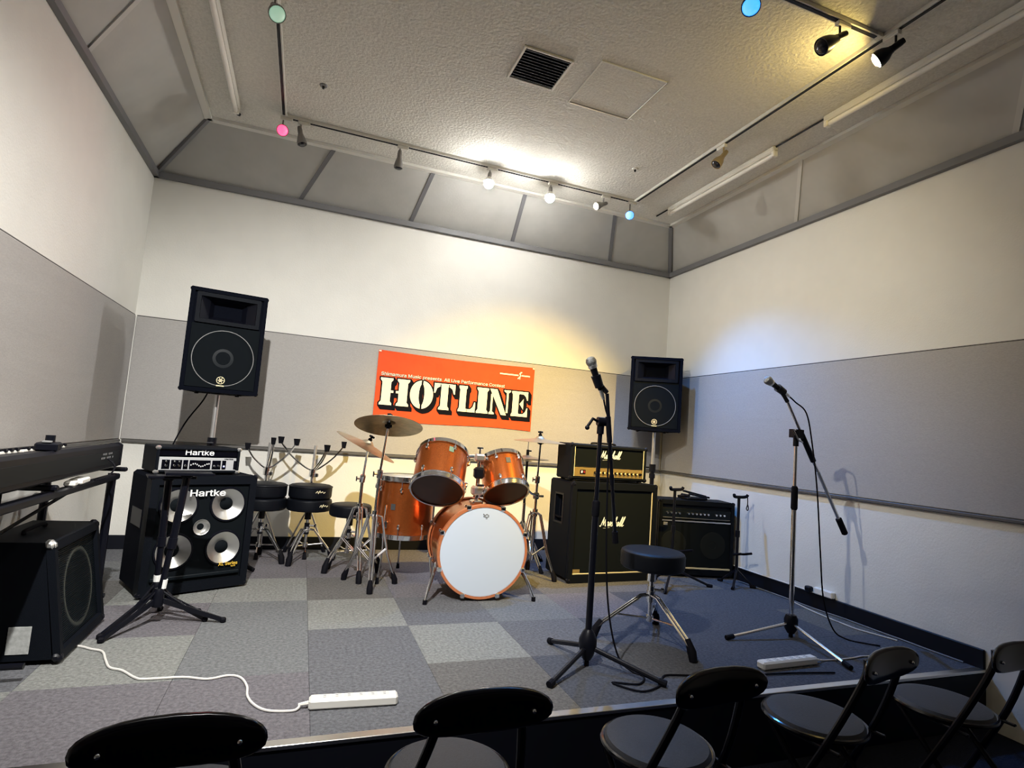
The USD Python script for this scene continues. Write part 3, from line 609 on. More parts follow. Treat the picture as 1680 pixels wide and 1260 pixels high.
def guitar_stand(loc, h_, rz, label, strap, k_=1.0):
    t = thing('guitar_stand', label, 'guitar stand', loc, rz)
    obj('pole', tube([(0, 0, .10), (0, 0, h_-.01)], .011, 8), bmet_m, t)
    yk = obj('yoke', tube(smoothpath([(-.075, -.02, h_+.022), (-.060, -.012, h_+.004), (0, 0, h_), (.060, -.012, h_+.004), (.075, -.02, h_+.022)], 4), .0115, 8), rub_m, t)
    if strap: obj('strap', tube(smoothpath([(.072, -.02, h_+.01), (.070, -.024, h_-.05), (.058, -.024, h_-.085), (.070, -.024, h_-.10), (.080, -.024, h_-.085), (.070, -.024, h_-.05)], 4), .0035, 6), rub_m, yk)
    obj('collar', cyl((0, 0, h_*.55), (0, 0, h_*.55+.05), .016, n=10), blk_m, t)
    obj('cradle', tube(smoothpath([(-.13*k_, -.09, .27), (-.13*k_, -.02, .25), (-.02, -.01, .25), (.02, -.01, .25), (.13*k_, -.02, .25), (.13*k_, -.09, .27)], 3), .009, 8), rub_m, t)
    for a in (-PI/2+1.0, -PI/2-1.0, PI/2):
        d = np.array([math.cos(a), math.sin(a), 0]); l = .30*k_ if a < 0 else .16
        g = obj('leg', tube([[0, 0, .13], d*l+[0, 0, .011]], .009, 8), bmet_m, t); obj('foot', tube([d*(l-.02)+[0, 0, .015], d*(l+.02)+[0, 0, .010]], .0125, 8), rub_m, g)
    return t
guitar_stand((2.745, 3.71, 0), .718, .25, 'black guitar stand between the guitar cabinet and the combo amplifier', False)
guitar_stand((3.285, 3.62, 0), .690, .1, 'black guitar stand with a hanging strap by the right wall', True, .42)

# left wedge amplifier
ml = (-.800, 3.045, 0); ma = PI/2                                # local front faces +x of the room
SH = .17
def sh(m):
    m = m.copy(); v = m.vertices.copy(); v[:, 1] += SH*np.maximum(v[:, 2], 0); m.vertices = v; return m
mo = thing('keyboard_amplifier', 'large black amplifier with a tilted mesh front at the left edge of the stage', 'amplifier', ml, ma)
W, H, D = .520, .470, .34
obj('cabinet', hull([(sx*(W/2-a), y, z) for sx in (-1, 1) for a, c in ((0, .016), (.012, 0)) for y, z in ((.030, .022), (D, .022), (D, H+.004), (SH*H+.03, H+.004))]), tol_m, mo, smooth=False)
obj('front_frame', sh(upright(ext(sbox(-W/2, .016, W/2, H+.006).buffer(-.012).buffer(.012).difference(sbox(-W/2+.030, .050, W/2-.030, H-.03)),   .030), (0, .030, 0))), tol_m, mo, smooth=False)
gr = obj('grille', sh(box((0, .024, .245), (W-.05, .006, H-.07))), horn_m, mo)
for k in range(46): obj('grille_bar', sh(box((0, .019, .058+.0083*k), (W-.062, .004, .0036))), horn_m, gr, smooth=False)
obj('speaker_cone', sh(mv(lathe([(.145, 0), (.155, .004), (.165, .004), (.172, 0), (.145, 0)], 40), (.02, .0205, .235), rx=PI/2)), M('dim_ring', (.03, .035, .03), .6), mo)
obj('tape_label', box((-W/2-.0015, .15, .100), (.003, .075, .105), .001), tag_m, mo, label='worn grey tape label')
obj('top_handle', tube(smoothpath([(-.10, .24, H+.003), (-.09, .24, H+.020), (.09, .24, H+.020), (.10, .24, H+.003)], 4), .009, 8), rub_m, mo)
for sx in (-1, 1):
    for z in (.028, H-.006): obj('corner_guard', sh(box((sx*(W/2-.012), .016, z), (.040, .040, .040), .013)), silver_m if (sx < 0 and z > .1) else blk_m, mo)
    for y in (.06, .28): obj('foot', cyl((sx*.21, y, 0), (sx*.21, y, .022), .018, n=12), rub_m, mo)

# ================================================================== KEYBOARD AND ITS STAND
kx = -1.02
kb = thing('keyboard', 'long black synthesizer seen from its back on a stand at the left wall', 'keyboard', (kx, 2.60, .730), 0)
L = 1.66
obj('body', hull([(x, s*L/2, z) for s in (-1, 1) for x, z in ((.165, .010), (.165, .108), (.150, .120), (-.05, .088), (-.165, .052), (-.165, .012), (.15, 0), (-.15, 0))]), blk_m, kb, smooth=False)
obj('rear_panel', box((.1655, 0, .056), (.003, L-.08, .062), .001), horn_m, kb)
obj('print', cat(*[box((.1675, .52+.02*k, .078-.018*r), (.001, .013, .009)) for k in range(9) for r in range(2) if (k*7+r*3) % 4]), M('faded_print', (.16, .165, .17), .6), kb, label='faded grey print on the back')
for k in range(30):
    y = -.72+.0485*k; obj('white_key', mv(box((0, 0, 0), (.12, .0455, .012), .002), (-.098, y, .079), ry=-.27), white_m, kb, smooth=False)
    if k % 7 not in (2, 6): obj('black_key', mv(box((0, 0, 0), (.08, .022, .014), .003), (-.075, y+.024, .094), ry=-.27), blkp_m, kb, smooth=False)
for s in (-1, 1): obj('end_block', hull([(x, s*(L/2-.012)+d, z) for d in (-.013, .013) for x, z in ((.167, .008), (.167, .112), (.150, .124), (-.165, .060), (-.167, .008))]), blk_m, kb, smooth=False)
sb = thing('small_box', 'small black box with a knob on top of the synthesizer', 'box', (kx+.115, 2.66, .846), .2)
obj('body', box((0, 0, .016), (.07, .12, .032), .006), blk_m, sb); obj('knob', cyl((0, .02, .032), (0, .02, .058), .016, n=12), blk_m, sb); obj('socket', box((.0, -.045, .036), (.03, .03, .008), .002), grey_m, sb)
ks = thing('keyboard_stand', 'black metal keyboard stand with upright posts against the left wall', 'stand', (kx, 2.60, 0), 0)
for y in (-.12, .78):
    for x, y in ((.150, y if y > 0 else -.60), (-.165, y+.15)):
        l = obj('post', tube([(x, y, .016), (x, y, .70)], .019, 10), bmet_m, ks); obj('foot', cyl((x, y, 0), (x, y, .05), .025, n=10), rub_m, l)
    obj('end_arm', box((-.005, y, .708), (.36, .032, .022), .006), bmet_m, ks); obj('base_bar', tube([(.15, y, .06), (-.165, y, .06)], .012, 8), bmet_m, ks)
obj('front_rail', box((.150, .20, .680), (.036, 1.30, .030), .006), bmet_m, ks); obj('rear_rail', box((-.165, .20, .680), (.030, 1.30, .030), .006), bmet_m, ks)
obj('crossbar', tube([(-.13, -.60, .575), (-.13, .74, .575)], .016, 8), bmet_m, ks)
obj('brace', tube([(-.10, .02, .44), (.09, .62, .67)], .007, 6), bmet_m, ks); obj('brace', tube([(-.15, .42, .67), (-.15, .42, .10)], .007, 6), bmet_m, ks)
obj('end_plug', cyl((-.13, .74, .575), (-.13, .775, .575), .024, .014, n=10), white_m, ks, label='white plastic end plug')
pw = thing('power_adapter', 'white power adapter and plug on the front rail of the keyboard stand', 'adapter', (kx+.150, 2.93, .6955), .05)
obj('body', box((0, .0, .012), (.05, .12, .024), .006), white_m, pw); obj('plug', box((0, -.115, .011), (.04, .045, .022), .006), white_m, pw); obj('lead', tube(smoothpath([(0, -.055, .010), (.004, -.075, .009), (0, -.095, .010)], 3), .004, 6), grey_m, pw)
keys(obj('cable', tube(smoothpath([(kx+.170, 3.20, .785), (kx+.205, 3.19, .75), (kx+.200, 3.12, .71), (kx+.180, 3.02, .700)], 5), .004, 6), rub_m), 'thin black lead looping from the synthesizer to the stand below', 'cable')

# ================================================================== MUSIC STANDS in front of the bass cabinet
def music_stand(loc, lean, legs, h_, rz, label, tagged):
    t = thing('music_stand', label, 'music stand', loc, 0)
    top = np.array([lean[0], lean[1], h_])
    obj('pole', tube([(0, 0, .08), top*.55], .0145, 10), bmet_m, t); u = obj('upper_pole', tube([top*.53, top], .018, 10), bmet_m, t)
    obj('collar', tube([top*.50, top*.57], .021, 10), blk_m, t)
    obj('hub', lathe([(0, .085), (.024, .085), (.028, .10), (.026, .15), (.018, .17), (0, .17)], 14), blk_m, t)
    if tagged: obj('tape_label', tube([top*.235, top*.295], .0165, 10), wprint_m, t, label='white paper tag round the pole')
    for (lx, ly) in legs:
        d = np.array([lx, ly]); n = np.linalg.norm(d); d = d/n; w = np.array([-d[1], d[0]])*.006
        P = [(*(d*.02+s*w), z) for s in (-1, 1) for z in (.10, .125)] + [(*(d*n+s*w), z) for s in (-1, 1) for z in (.002, .022)]
        l = obj('leg', hull(P), bmet_m, t, smooth=False); obj('foot', box((*(d*n), .012), (.026, .026, .024), .006), rub_m, l)
        obj('brace', tube([(*(d*.02), .155), (*(d*n*.45), .075)], .005, 6), bmet_m, t)
    c, s = math.cos(rz), math.sin(rz)
    dk = obj('desk', mv(cat(box((0, 0, 0), (.215, .13, .006), .002), box((0, -.066, .005), (.215, .006, .014), .002)), (top[0]+.01, top[1], h_+.010), rx=.05, rz=rz), bmet_m, t, smooth=False)
    obj('desk_hinge', box((top[0], top[1], h_-.002), (.05, .04, .020), .006), blk_m, t)
    return t
music_stand((-.575, 3.235, 0), (.055, .03), [(-.157, -.224), (.30, -.01), (-.02, .21)], .715, .25, 'black music stand nearest the bass cabinet with thick leaning pole and flat desk', True)
music_stand((-.610, 3.36, 0), (-.010, .02), [(-.14, -.30), (.25, -.11), (.20, .02)], .685, .3, 'thinner black music stand behind the other one by the bass cabinet', True)

# ================================================================== DRUM KIT
def lug(t, P, a, out, l=.05, mt=None):
    """a tension lug at P along axis a; out = away from the shell"""
    P, a, out = (np.asarray(x, float) for x in (P, a, out)); q = P+out*.012
    obj('lug', cat(tube([q-a*l*.35, q-a*l*.2, q+a*l*.2, q+a*l*.35], [.006, .011, .011, .006], 8), tube([P, q], .008, 6)), mt or chrome_m, t)
def drum(name, label, cat_, o, a, r, L, top_m, bot_m, nl, hoop=None, phase=.3, badge=None, rod=True, extra=0):
    """a drum whose bottom centre is o and whose axis is a"""
    t = thing(name, label, cat_, o); a = np.asarray(a, float)/np.linalg.norm(a)
    Tm = trimesh.geometry.align_vectors([0, 0, 1], a); Rm = Tm[:3, :3]
    P = lambda x, y, z: Rm @ np.array([x, y, z])
    obj('shell', aim(lathe([(r-.010, .004), (r-.002, .012), (r-.002, L-.012), (r-.010, L-.004), (r-.014, L-.010), (r-.014, .010), (r-.010, .004)], 56), a), drum_m, t, smooth=40)
    for z0, s in ((0, 1), (L, -1)):
        if hoop: obj('hoop', aim(lathe([(r-.006, z0), (r+.010, z0), (r+.012, z0+s*.004), (r+.012, z0+s*.034), (r+.008, z0+s*.038), (r+.002, z0+s*.038), (r+.002, z0+s*.006), (r-.006, z0)], 60), a), hoop, t)
        else: obj('rim', aim(lathe([(r-.004, z0-s*.006), (r+.006, z0-s*.006), (r+.007, z0+s*.022), (r+.011, z0+s*.024), (r+.011, z0+s*.027), (r+.002, z0+s*.027), (r+.001, z0), (r-.004, z0-s*.006)], 56), a), chrome_m, t)
    obj('bottom_head', aim(lathe([(0, .004), (r-.012, .003), (r-.002, .006), (r-.002, .009), (0, .008)], 48), a), bot_m, t)
    obj('top_head', aim(lathe([(0, L-.004), (r-.012, L-.003), (r-.002, L-.006), (r-.002, L-.009), (0, L-.008)], 48), a), top_m, t)
    for k in range(nl):
        th = phase+k*2*PI/nl; c, s = math.cos(th), math.sin(th); out = P(c, s, 0)
        for z, z1 in ((L*.20 if not hoop else .095, -.002), (L*.80 if not hoop else L-.095, L+.002)):
            lug(t, P(c*(r-.004), s*(r-.004), z), a, out)
            obj('tension_rod', tube([P(c*(r+.008), s*(r+.008), z), P(c*(r+.011), s*(r+.011), z1)], .0032, 6), chrome_m, t)
            if hoop: obj('claw', mv(aim(box((0, 0, 0), (.030, .030, .022), .006), a), P(c*(r+.010), s*(r+.010), abs(z1-.002) if z < L/2 else L-.004)), chrome_m, t)
    if badge is not None:
        th, z, bm = badge; c, s = math.cos(th), math.sin(th)
        w = [P((r+.0005)*math.cos(th+d), (r+.0005)*math.sin(th+d), z+h_) for d in (-.016/r, .016/r) for h_ in (-.020, .020)]; w += [q+P(c, s, 0)*.0015 for q in w]
        obj('badge', hull(w), bm, t, smooth=False)
    return t, P, a
badge_m = M('green_silver_badge', (.25, .38, .28), .3, metal=.5)
# bass drum: axis along +y, front face at y = 3.44
bo, bn_a = np.array((1.137, 3.440, .302)), np.array((.06, 1, .0))
bd, P, a = drum('bass_drum', 'amber bass drum with large white front head', 'drum', bo, bn_a, .280, .42, headd_m, headw_m, 8, hoop=hoop_m, phase=PI/8)
obj('emblem', upright(ext(unary_union([LineString([(-.022, .010), (-.012, .0), (0, .009), (.012, .0), (.022, .010)]).buffer(.003), LineString([(-.020, -.004), (0, -.010), (.020, -.004)]).buffer(.0032), sbox(-.006, -.020, .006, -.016)]), .0006), (.006, .0025, .222)), M('grey_print', (.20, .21, .22), .6), bd, smooth=False)
for s in (-1, 1):
    sp = obj('spur', tube([(s*.276, .09, -.10), (s*.322, .01, -.20), (s*.352, -.028, -.286)], [.013, .011, .008], 10), chrome_m, bd)
    obj('spur_bracket', box((s*.270, .09, -.10), (.04, .05, .05), .01), chrome_m, bd); obj('foot', cyl((s*.351, -.027, -.302), (s*.351, -.027, -.276), .013, n=10), rub_m, sp)
# tom holder on top of the bass drum (its own part group)
hx = (-.020, .17, .272)
hp = obj('tom_holder', cat(box((hx[0], hx[1], hx[2]+.012), (.07, .09, .028), .008), cyl((hx[0], hx[1], hx[2]), (hx[0], hx[1], .60), .0125, n=14)), chrome_m, bd)
obj('clamp', box((hx[0], hx[1], .36), (.075, .065, .06), .012), silver_m, hp); obj('clamp', box((hx[0], hx[1], .575), (.075, .055, .05), .012), silver_m, hp)
obj('memory_lock', cat(cyl((hx[0], hx[1], .315), (hx[0], hx[1], .345), .024, n=14), box((hx[0]+.028, hx[1]-.012, .330), (.03, .022, .022), .005)), chrome_m, hp)
obj('clamp', box((hx[0]+.004, hx[1], .475), (.070, .055, .075), .014), blk_m, hp)
obj('wing_bolt', cat(cyl((hx[0], hx[1]-.02, .40), (hx[0], hx[1]-.065, .40), .007, n=8), box((hx[0], hx[1]-.065, .40), (.05, .008, .016), .003)), chrome_m, hp)
obj('wing_bolt', cat(cyl((hx[0], hx[1], .60), (hx[0], hx[1], .632), .006, n=8), box((hx[0], hx[1], .638), (.044, .008, .014), .003)), chrome_m, hp)
obj('tom_arm', tube([(hx[0], hx[1], .585), (hx[0]-.075, hx[1]+.01, .580), (hx[0]-.125, hx[1]+.02, .555)], .0105, 10), chrome_m, hp)
obj('tom_arm', tube([(hx[0], hx[1], .565), (hx[0]+.055, hx[1]-.005, .570), (hx[0]+.075, hx[1]+.01, .555)], .0105, 10), chrome_m, hp)
# toms
t1, P, a = drum('rack_tom', 'larger amber rack tom on the left above the bass drum', 'drum', (.832, 3.535, .660), (.22, .61, .76), .168, .285, headw_m, headd_m, 6, phase=-2.0, badge=(-2.10, .215, badge_m))
obj('mount_bracket', mv(aim(box((0, 0, 0), (.035, .065, .07), .010), a), P(.176, -.02, .16)), chrome_m, t1)
t2, P, a = drum('rack_tom', 'smaller amber rack tom on the right above the bass drum', 'drum', (1.315, 3.585, .650), (-.03, .60, .79), .150, .255, headw_m, headd_m, 6, phase=-1.45, badge=(-.95, .17, M('dark_badge', (.05, .05, .05), .4)))
obj('mount_bracket', mv(aim(box((0, 0, 0), (.03, .06, .06), .010), a), P(-.10, -.117, .165)), chrome_m, t2)
ft, P, a = drum('floor_tom', 'amber floor tom standing behind the left of the bass drum', 'drum', (.735, 4.06, .292), (0, 0, 1), .203, .405, headw_m, headd_m, 8, phase=-1.9, badge=(-2.15, .21, M('dark_badge', (.05, .05, .05), .4)))
for th in (-.65, -2.35, 1.45):
    c, s = math.cos(th), math.sin(th); r = .222
    lg_ = obj('leg', tube(smoothpath([(c*r, s*r, .22), (c*r, s*r, .02), (c*r, s*r, -.12), (c*(r+.025), s*(r+.025), -.28)], 3), .0065, 8), chrome_m, ft)
    obj('leg_bracket', box((c*(r-.008), s*(r-.008), .09), (.036, .036, .055), .01), chrome_m, ft); obj('foot', cyl((c*(r+.025), s*(r+.025), -.292), (c*(r+.024), s*(r+.024), -.250), .013, .009, n=10), rub_m, lg_)

def cymbal(name, label, o, n, r, mt, nut=True):
    t = thing(name, label, 'cymbal', o)
    pf = [(.006, .0), (r*.10, .0), (r*.17, -.012*r/.2), (r*.21, -.020*r/.2), (r*.6, -.030*r/.2), (r, -.044*r/.2)]
    m = lathe([(a_, z+.0012) for a_, z in pf] + [(a_, z-.0008) for a_, z in pf[::-1]] + [(pf[0][0], pf[0][1]+.0012)], 64)
    obj('plate', aim(m, n), mt, t, smooth=50)
    if nut:
        obj('felt', aim(cyl((0, 0, .002), (0, 0, .016), .014, n=12), n), rub_m, t)
        obj('wing_nut', cat(aim(cyl((0, 0, .016), (0, 0, .040), .008, n=10), n), aim(box((0, 0, .032), (.040, .007, .014), .003), n)), blk_m, t)
    return t
cymbal('crash_cymbal', 'dark large crash cymbal tilted beneath the banner on a straight stand', (.533, 3.80, 1.085), (.06, .30, .95), .222, bronzed_m)
cymbal('crash_cymbal', 'steeply tilted pale cymbal at the far left of the drum kit', (.442, 4.02, .930), (.42, -.10, .90), .222, bronze_m)
cymbal('crash_cymbal', 'flat pale cymbal at the right side of the drum kit', (1.708, 4.00, 1.050), (.0, -.03, 1), .197, bronze_m)

def cymbal_stand(loc, tip, feet, label, clamps=(.45, .72), base=.46):
    t = thing('cymbal_stand', label, 'cymbal stand', loc)
    tip = np.array(tip, float)-loc; q = lambda z: np.array([0, 0, z]) if z < base+.18 else np.array([0, 0, base+.18]) + (tip-[0, 0, base+.18])*(z-base-.18)/(tip[2]-base-.18)
    obj('lower_tube', tube([q(.12), q(clamps[0])], .0135, 12), chrome_m, t); obj('middle_tube', tube([q(clamps[0]-.02), q(clamps[1])], .0108, 12), chrome_m, t); obj('top_rod', tube([q(clamps[1]-.02), q(tip[2]-.045)], .0080, 10), chrome_m, t)
    for z in clamps:
        c = obj('clamp', tube([q(z-.028), q(z-.022), q(z+.022), q(z+.028)], [.014, .020, .020, .014], 12), chrome_m, t)
        obj('wing_bolt', cat(cyl(q(z), q(z)+[-.038, -.012, 0], .006, n=8), box(q(z)+[-.042, -.013, 0], (.008, .014, .036), .003)), chrome_m, c)
    obj('tilter', cat(tube([q(tip[2]-.06), q(tip[2]-.02)], .014, 10), cyl(q(tip[2]-.045)+[-.022, 0, 0], q(tip[2]-.045)+[.022, 0, 0], .011, n=10)), blk_m, t)
    obj('spindle', tube([q(tip[2]-.03), tip+[0, 0, -.004]], .004, 8), chrome_m, t)
    for fx, fy in feet:
        d = np.array([fx-loc[0], fy-loc[1], 0]); n = np.linalg.norm(d); u = d/n; w = np.array([-u[1], u[0], 0])*.011
        l = obj('leg', cat(*[tube([s*w+[0, 0, base], s*w+u*.05+[0, 0, base-.02], s*w+u*n*.62+[0, 0, base*.42], s*w*.7+u*n*.96+[0, 0, .05]], .0062, 8) for s in (-1, 1)]), chrome_m, t)
        obj('brace', cat(*[tube([s*w*.7+[0, 0, .15], s*w+u*n*.55+[0, 0, base*.50]], .0045, 6) for s in (-1, 1)]), chrome_m, l)
        obj('foot', tube([u*n*.90+[0, 0, .075], u*n*1.0+[0, 0, .030], u*n*1.02+[0, 0, .0]], [.013, .020, .018], 10), rub_m, l)
    obj('leg_collar', cyl((0, 0, base-.02), (0, 0, base+.02), .021, n=12), chrome_m, t); obj('brace_collar', cyl((0, 0, .13), (0, 0, .16), .018, n=12), chrome_m, t)
    return t
cymbal_stand((.505, 3.86, 0), (.533, 3.80, 1.085), [(.49, 3.66), (.675, 3.88), (.36, 4.0)], 'straight chrome stand carrying the dark crash cymbal')
cymbal_stand((.430, 4.13, 0), (.442, 4.02, .930), [(.445, 3.90), (.60, 4.18), (.27, 4.30)], 'chrome stand carrying the steeply tilted cymbal at the left', (.40, .66), .47)
cymbal_stand((1.715, 4.02, 0), (1.715, 4.00, 1.048), [(1.835, 3.86), (1.54, 3.94), (1.77, 4.22)], 'chrome stand carrying the flat cymbal at the right of the drums', (.47, .72), .48)
hs = thing('hi_hat', 'pair of hi-hat cymbals on a chrome stand behind the right rack tom', 'hi-hat', (1.760, 4.36, 0))
for z, s in ((.853, -1), (.872, 1)):
    r = .178; pf = [(.006, s*.018), (r*.2, s*.014), (r*.25, s*.006), (r, -s*.008)]
    obj('cymbal', lathe([(a_, z+c+.001) for a_, c in pf] + [(a_, z+c-.001) for a_, c in pf[::-1]] + [(pf[0][0], z+pf[0][1]+.001)], 56), bronze_m, hs, smooth=50)
obj('rod', tube([(0, 0, .35), (0, 0, 1.00)], .0035, 8), chrome_m, hs); obj('clutch', cat(cyl((0, 0, .885), (0, 0, .935), .012, n=10), box((.018, 0, .925), (.03, .008, .012), .002)), blk_m, hs)
obj('upper_tube', tube([(0, 0, .40), (0, 0, .835)], .010, 12), bmet_m, hs); obj('lower_tube', tube([(0, 0, .08), (0, 0, .50)], .0135, 12), chrome_m, hs)
for th in (-1.3, 2.4, .5):
    d = np.array([math.cos(th), math.sin(th), 0]); l = obj('leg', cat(*[tube([[0, 0, .36], d*.26+[0, 0, .03]] + np.array([-d[1], d[0], 0])*s*.010, .006, 8) for s in (-1, 1)]), chrome_m, hs); obj('foot', tube([d*.25+[0, 0, .05], d*.28], [.012, .018], 8), rub_m, l)
obj('pedal', mv(box((0, 0, 0), (.09, .26, .012), .004), (0, .17, .055), rx=-.22), chrome_m, hs)
mu = thing('drum_clamp', 'chrome clamp holding a second arm on the right cymbal stand', 'clamp', (1.715, 4.02, .60))
obj('jaw', box((-.01, -.024, 0), (.05, .020, .05), .008), chrome_m, mu); obj('arm', tube([(0, -.03, 0), (-.06, -.05, .02), (-.10, -.05, .05)], .008, 8), chrome_m, mu); obj('wing_nut', box((.03, -.035, 0), (.036, .010, .016), .003), chrome_m, mu)

# ================================================================== STOOLS
def seat_mesh(r, h_, soft=.02):
    return lathe([(0, 0), (r-.012, 0), (r-.004, .006), (r, .02), (r, h_-soft), (r-.004, h_-soft*.45), (r-.014, h_-soft*.12), (r-.03, h_), (r*.5, h_+.002), (0, h_+.002)], 48)
def squiggle(r, h_, th, z, mt, t):
    """a line of script on the side of a round seat"""
    W = [(0, 0), (.012, .014), (.018, -.004), (.03, .018), (.036, .002), (.05, .010), (.06, -.002), (.074, .006)]
    obj('lettering', cat(*[tube([((r+.0008)*math.cos(th+x/r), (r+.0008)*math.sin(th+x/r), z+y) for x, y in smoothpath([(a_, b_, 0) for a_, b_ in W], 3)[:, :2]], .0032, 6)]), mt, t)
def throne(loc, top, r, h_, label, rz=0, spread=.29, mark=False, feet=None):
    t = thing('drum_stool', label, 'stool', loc, rz)
    obj('seat', mv(seat_mesh(r, h_), (0, 0, top-h_)), seat_m, t, smooth=30); obj('seat_plate', cyl((0, 0, top-h_-.012), (0, 0, top-h_+.002), .07, n=18), bmet_m, t)
    if mark: squiggle(r, h_, -PI/2+.15, top-h_*.55, cream_m, t)
    obj('column', tube([(0, 0, .10), (0, 0, top-h_-.01)], .0125, 12), chrome_m, t); obj('sleeve', cat(cyl((0, 0, top*.42), (0, 0, top*.60), .019, n=14), cyl((0, 0, top-h_-.07), (0, 0, top-h_-.01), .024, n=14)), bmet_m if not feet else chrome_m, t)
    obj('wing_bolt', cat(cyl((.015, -.01, top*.56), (.045, -.03, top*.56), .007, n=8), box((.05, -.033, top*.56), (.020, .02, .026), .005)), chrome_m, t)
    zc = top*.50
    for k in range(3):
        th = PI/2+.2+k*2*PI/3 if not feet else feet[k]; u = np.array([math.cos(th), math.sin(th), 0]); w = np.array([-u[1], u[0], 0])*.012
        l = obj('leg', cat(*[tube([s*w+u*.015+[0, 0, zc], s*w+u*.055+[0, 0, zc-.006], s*w+u*spread*.93+[0, 0, .065]], .0065, 8) for s in (-1, 1)]), chrome_m, t)
        obj('foot', tube([u*spread*.86+[0, 0, .095], u*spread*.96+[0, 0, .042], u*spread+[0, 0, .0]], [.014, .023, .020], 12), rub_m, l)
        obj('brace', tube([u*.012+[0, 0, .115], u*spread*.62+[0, 0, zc*.55]], .0055, 6), chrome_m, l)
    obj('hub', cyl((0, 0, zc-.02), (0, 0, zc+.02), .024, n=14), chrome_m, t); obj('brace_hub', cyl((0, 0, .10), (0, 0, .13), .020, n=12), chrome_m, t)
    return t
throne((1.855, 2.675, 0), .475, .172, .095, 'black round stool with chrome tripod in front of the guitar cabinet', spread=.31, feet=(2.90, -1.40, .85))
throne((.392, 4.36, 0), .452, .150, .085, 'single black drum stool at the right end of the row by the back wall', rz=.15, spread=.24)
throne((.105, 4.56, 0), .462, .162, .088, 'middle black drum stool with another seat stacked on it', rz=.3, spread=.20, mark=True)
throne((-.215, 4.56, 0), .462, .162, .088, 'left black drum stool behind the bass cabinet with another seat stacked on it', rz=-.2, spread=.20)
def stack_seat(loc, label, mark):
    t = thing('stool_seat', label, 'stool seat', loc)
    obj('cushion', seat_mesh(.155, .098), seat_m, t, smooth=30); obj('piping', ring(.155, .004, .084, 44, 6), seat_m, t)
    if mark: squiggle(.155, .09, -PI/2+.22, .05, cream_m, t)
stack_seat((.105, 4.56, .4645), 'black round seat with a worn cream mark stacked on the middle stool', True)
stack_seat((-.215, 4.56, .4645), 'plain black round seat stacked on the left stool', False)

def snare_stand(loc, h_, tips, label):
    t = thing('snare_stand', label, 'snare drum stand', loc)
    obj('column', tube([(0, 0, .08), (0, 0, .62)], .0125, 12), chrome_m, t)
    b = obj('basket_hub', cat(cyl((0, 0, .60), (0, 0, .66), .026, n=12), box((.03, -.02, .615), (.03, .02, .03), .006)), chrome_m, t)
    obj('upright', tube([(.0, .02, .64), (.004, .03, h_)], .012, 10), silver_m, b)
    for x, y, z in tips:
        p = np.array([x, y, z]); e = np.array([x, y, 0]); n = np.linalg.norm(e); u = e/n; w = np.array([-u[1], u[0], 0])*.009
        am = obj('arm', cat(*[tube(smoothpath([s*w+[0, 0, .65], s*w+u*n*.25+[0, 0, .655+(z-.66)*.10], s*w+u*n*.7+[0, 0, .65+(z-.65)*.55], s*w*.6+p*[1, 1, 1]], 4), .0062, 6) for s in (-1, 1)]), chrome_m, b)
        obj('rubber_grip', mv(hull([(sx*.021, sy_*.015, .026) for sx in (-1, 1) for sy_ in (-1, 1)]+[(sx*.014, sy_*.011, -.026) for sx in (-1, 1) for sy_ in (-1, 1)]), p+[0, 0, .01], rz=math.atan2(u[1], u[0])), rub_m, am)
    for k in range(3):
        th = PI/6+k*2*PI/3; d = np.array([math.cos(th), math.sin(th), 0]); l = obj('leg', tube([d*.015+[0, 0, .34], d*.16+[0, 0, .03]], .007, 8), chrome_m, t); obj('foot', tube([d*.15+[0, 0, .045], d*.172], [.012, .016], 8), rub_m, l)
snare_stand((-.225, 4.76, 0), .845, [(-.15, -.02, .80), (.03, -.12, .855), (.195, -.06, .855)], 'left chrome snare drum stand with empty basket arms by the back wall')
snare_stand((.110, 4.77, 0), .845, [(-.255, -.06, .865), (.085, -.13, .825), (.215, -.02, .855)], 'right chrome snare drum stand with open basket arms by the back wall')

# ================================================================== MICROPHONES
def microphone(name, label, tip, back):
    tip, back = np.array(tip, float), np.array(back, float); d = (tip-back)/np.linalg.norm(tip-back); L = np.linalg.norm(tip-back)
    t = thing(name, label, 'microphone', back)
    obj('handle', aim(lathe([(0, 0), (.0105, 0), (.0115, .01), (.0165, L-.062), (.0175, L-.055), (0, L-.055)], 20), d), blk_m, t); obj('collar', aim(lathe([(0, L-.055), (.021, L-.055), (.0225, L-.048), (.0225, L-.040), (0, L-.040)], 20), d), silver_m, t)
    obj('head', aim(lathe([(0, L-.040), (.021, L-.040), (.0255, L-.028), (.0255, L-.018), (.020, L-.005), (.010, L), (0, L+.001)], 22), d), mesh_m, t)
    obj('connector', aim(lathe([(0, -.050), (.006, -.050), (.0095, -.03), (.0095, 0), (0, 0)], 14), d), silver_m, t)
    return back-d*.05, d
def mic_clip(par, P, d, J):
    """holder at P along d, joined to the boom end J"""
    P, d, J = (np.array(x, float) for x in (P, d, J)); c = obj('mic_clip', cat(tube([P-d*.03, P+d*.03], [.021, .0235], 14), tube([P, P*.4+J*.6, J], [.014, .011, .012], 10)), blk_m, par); return c
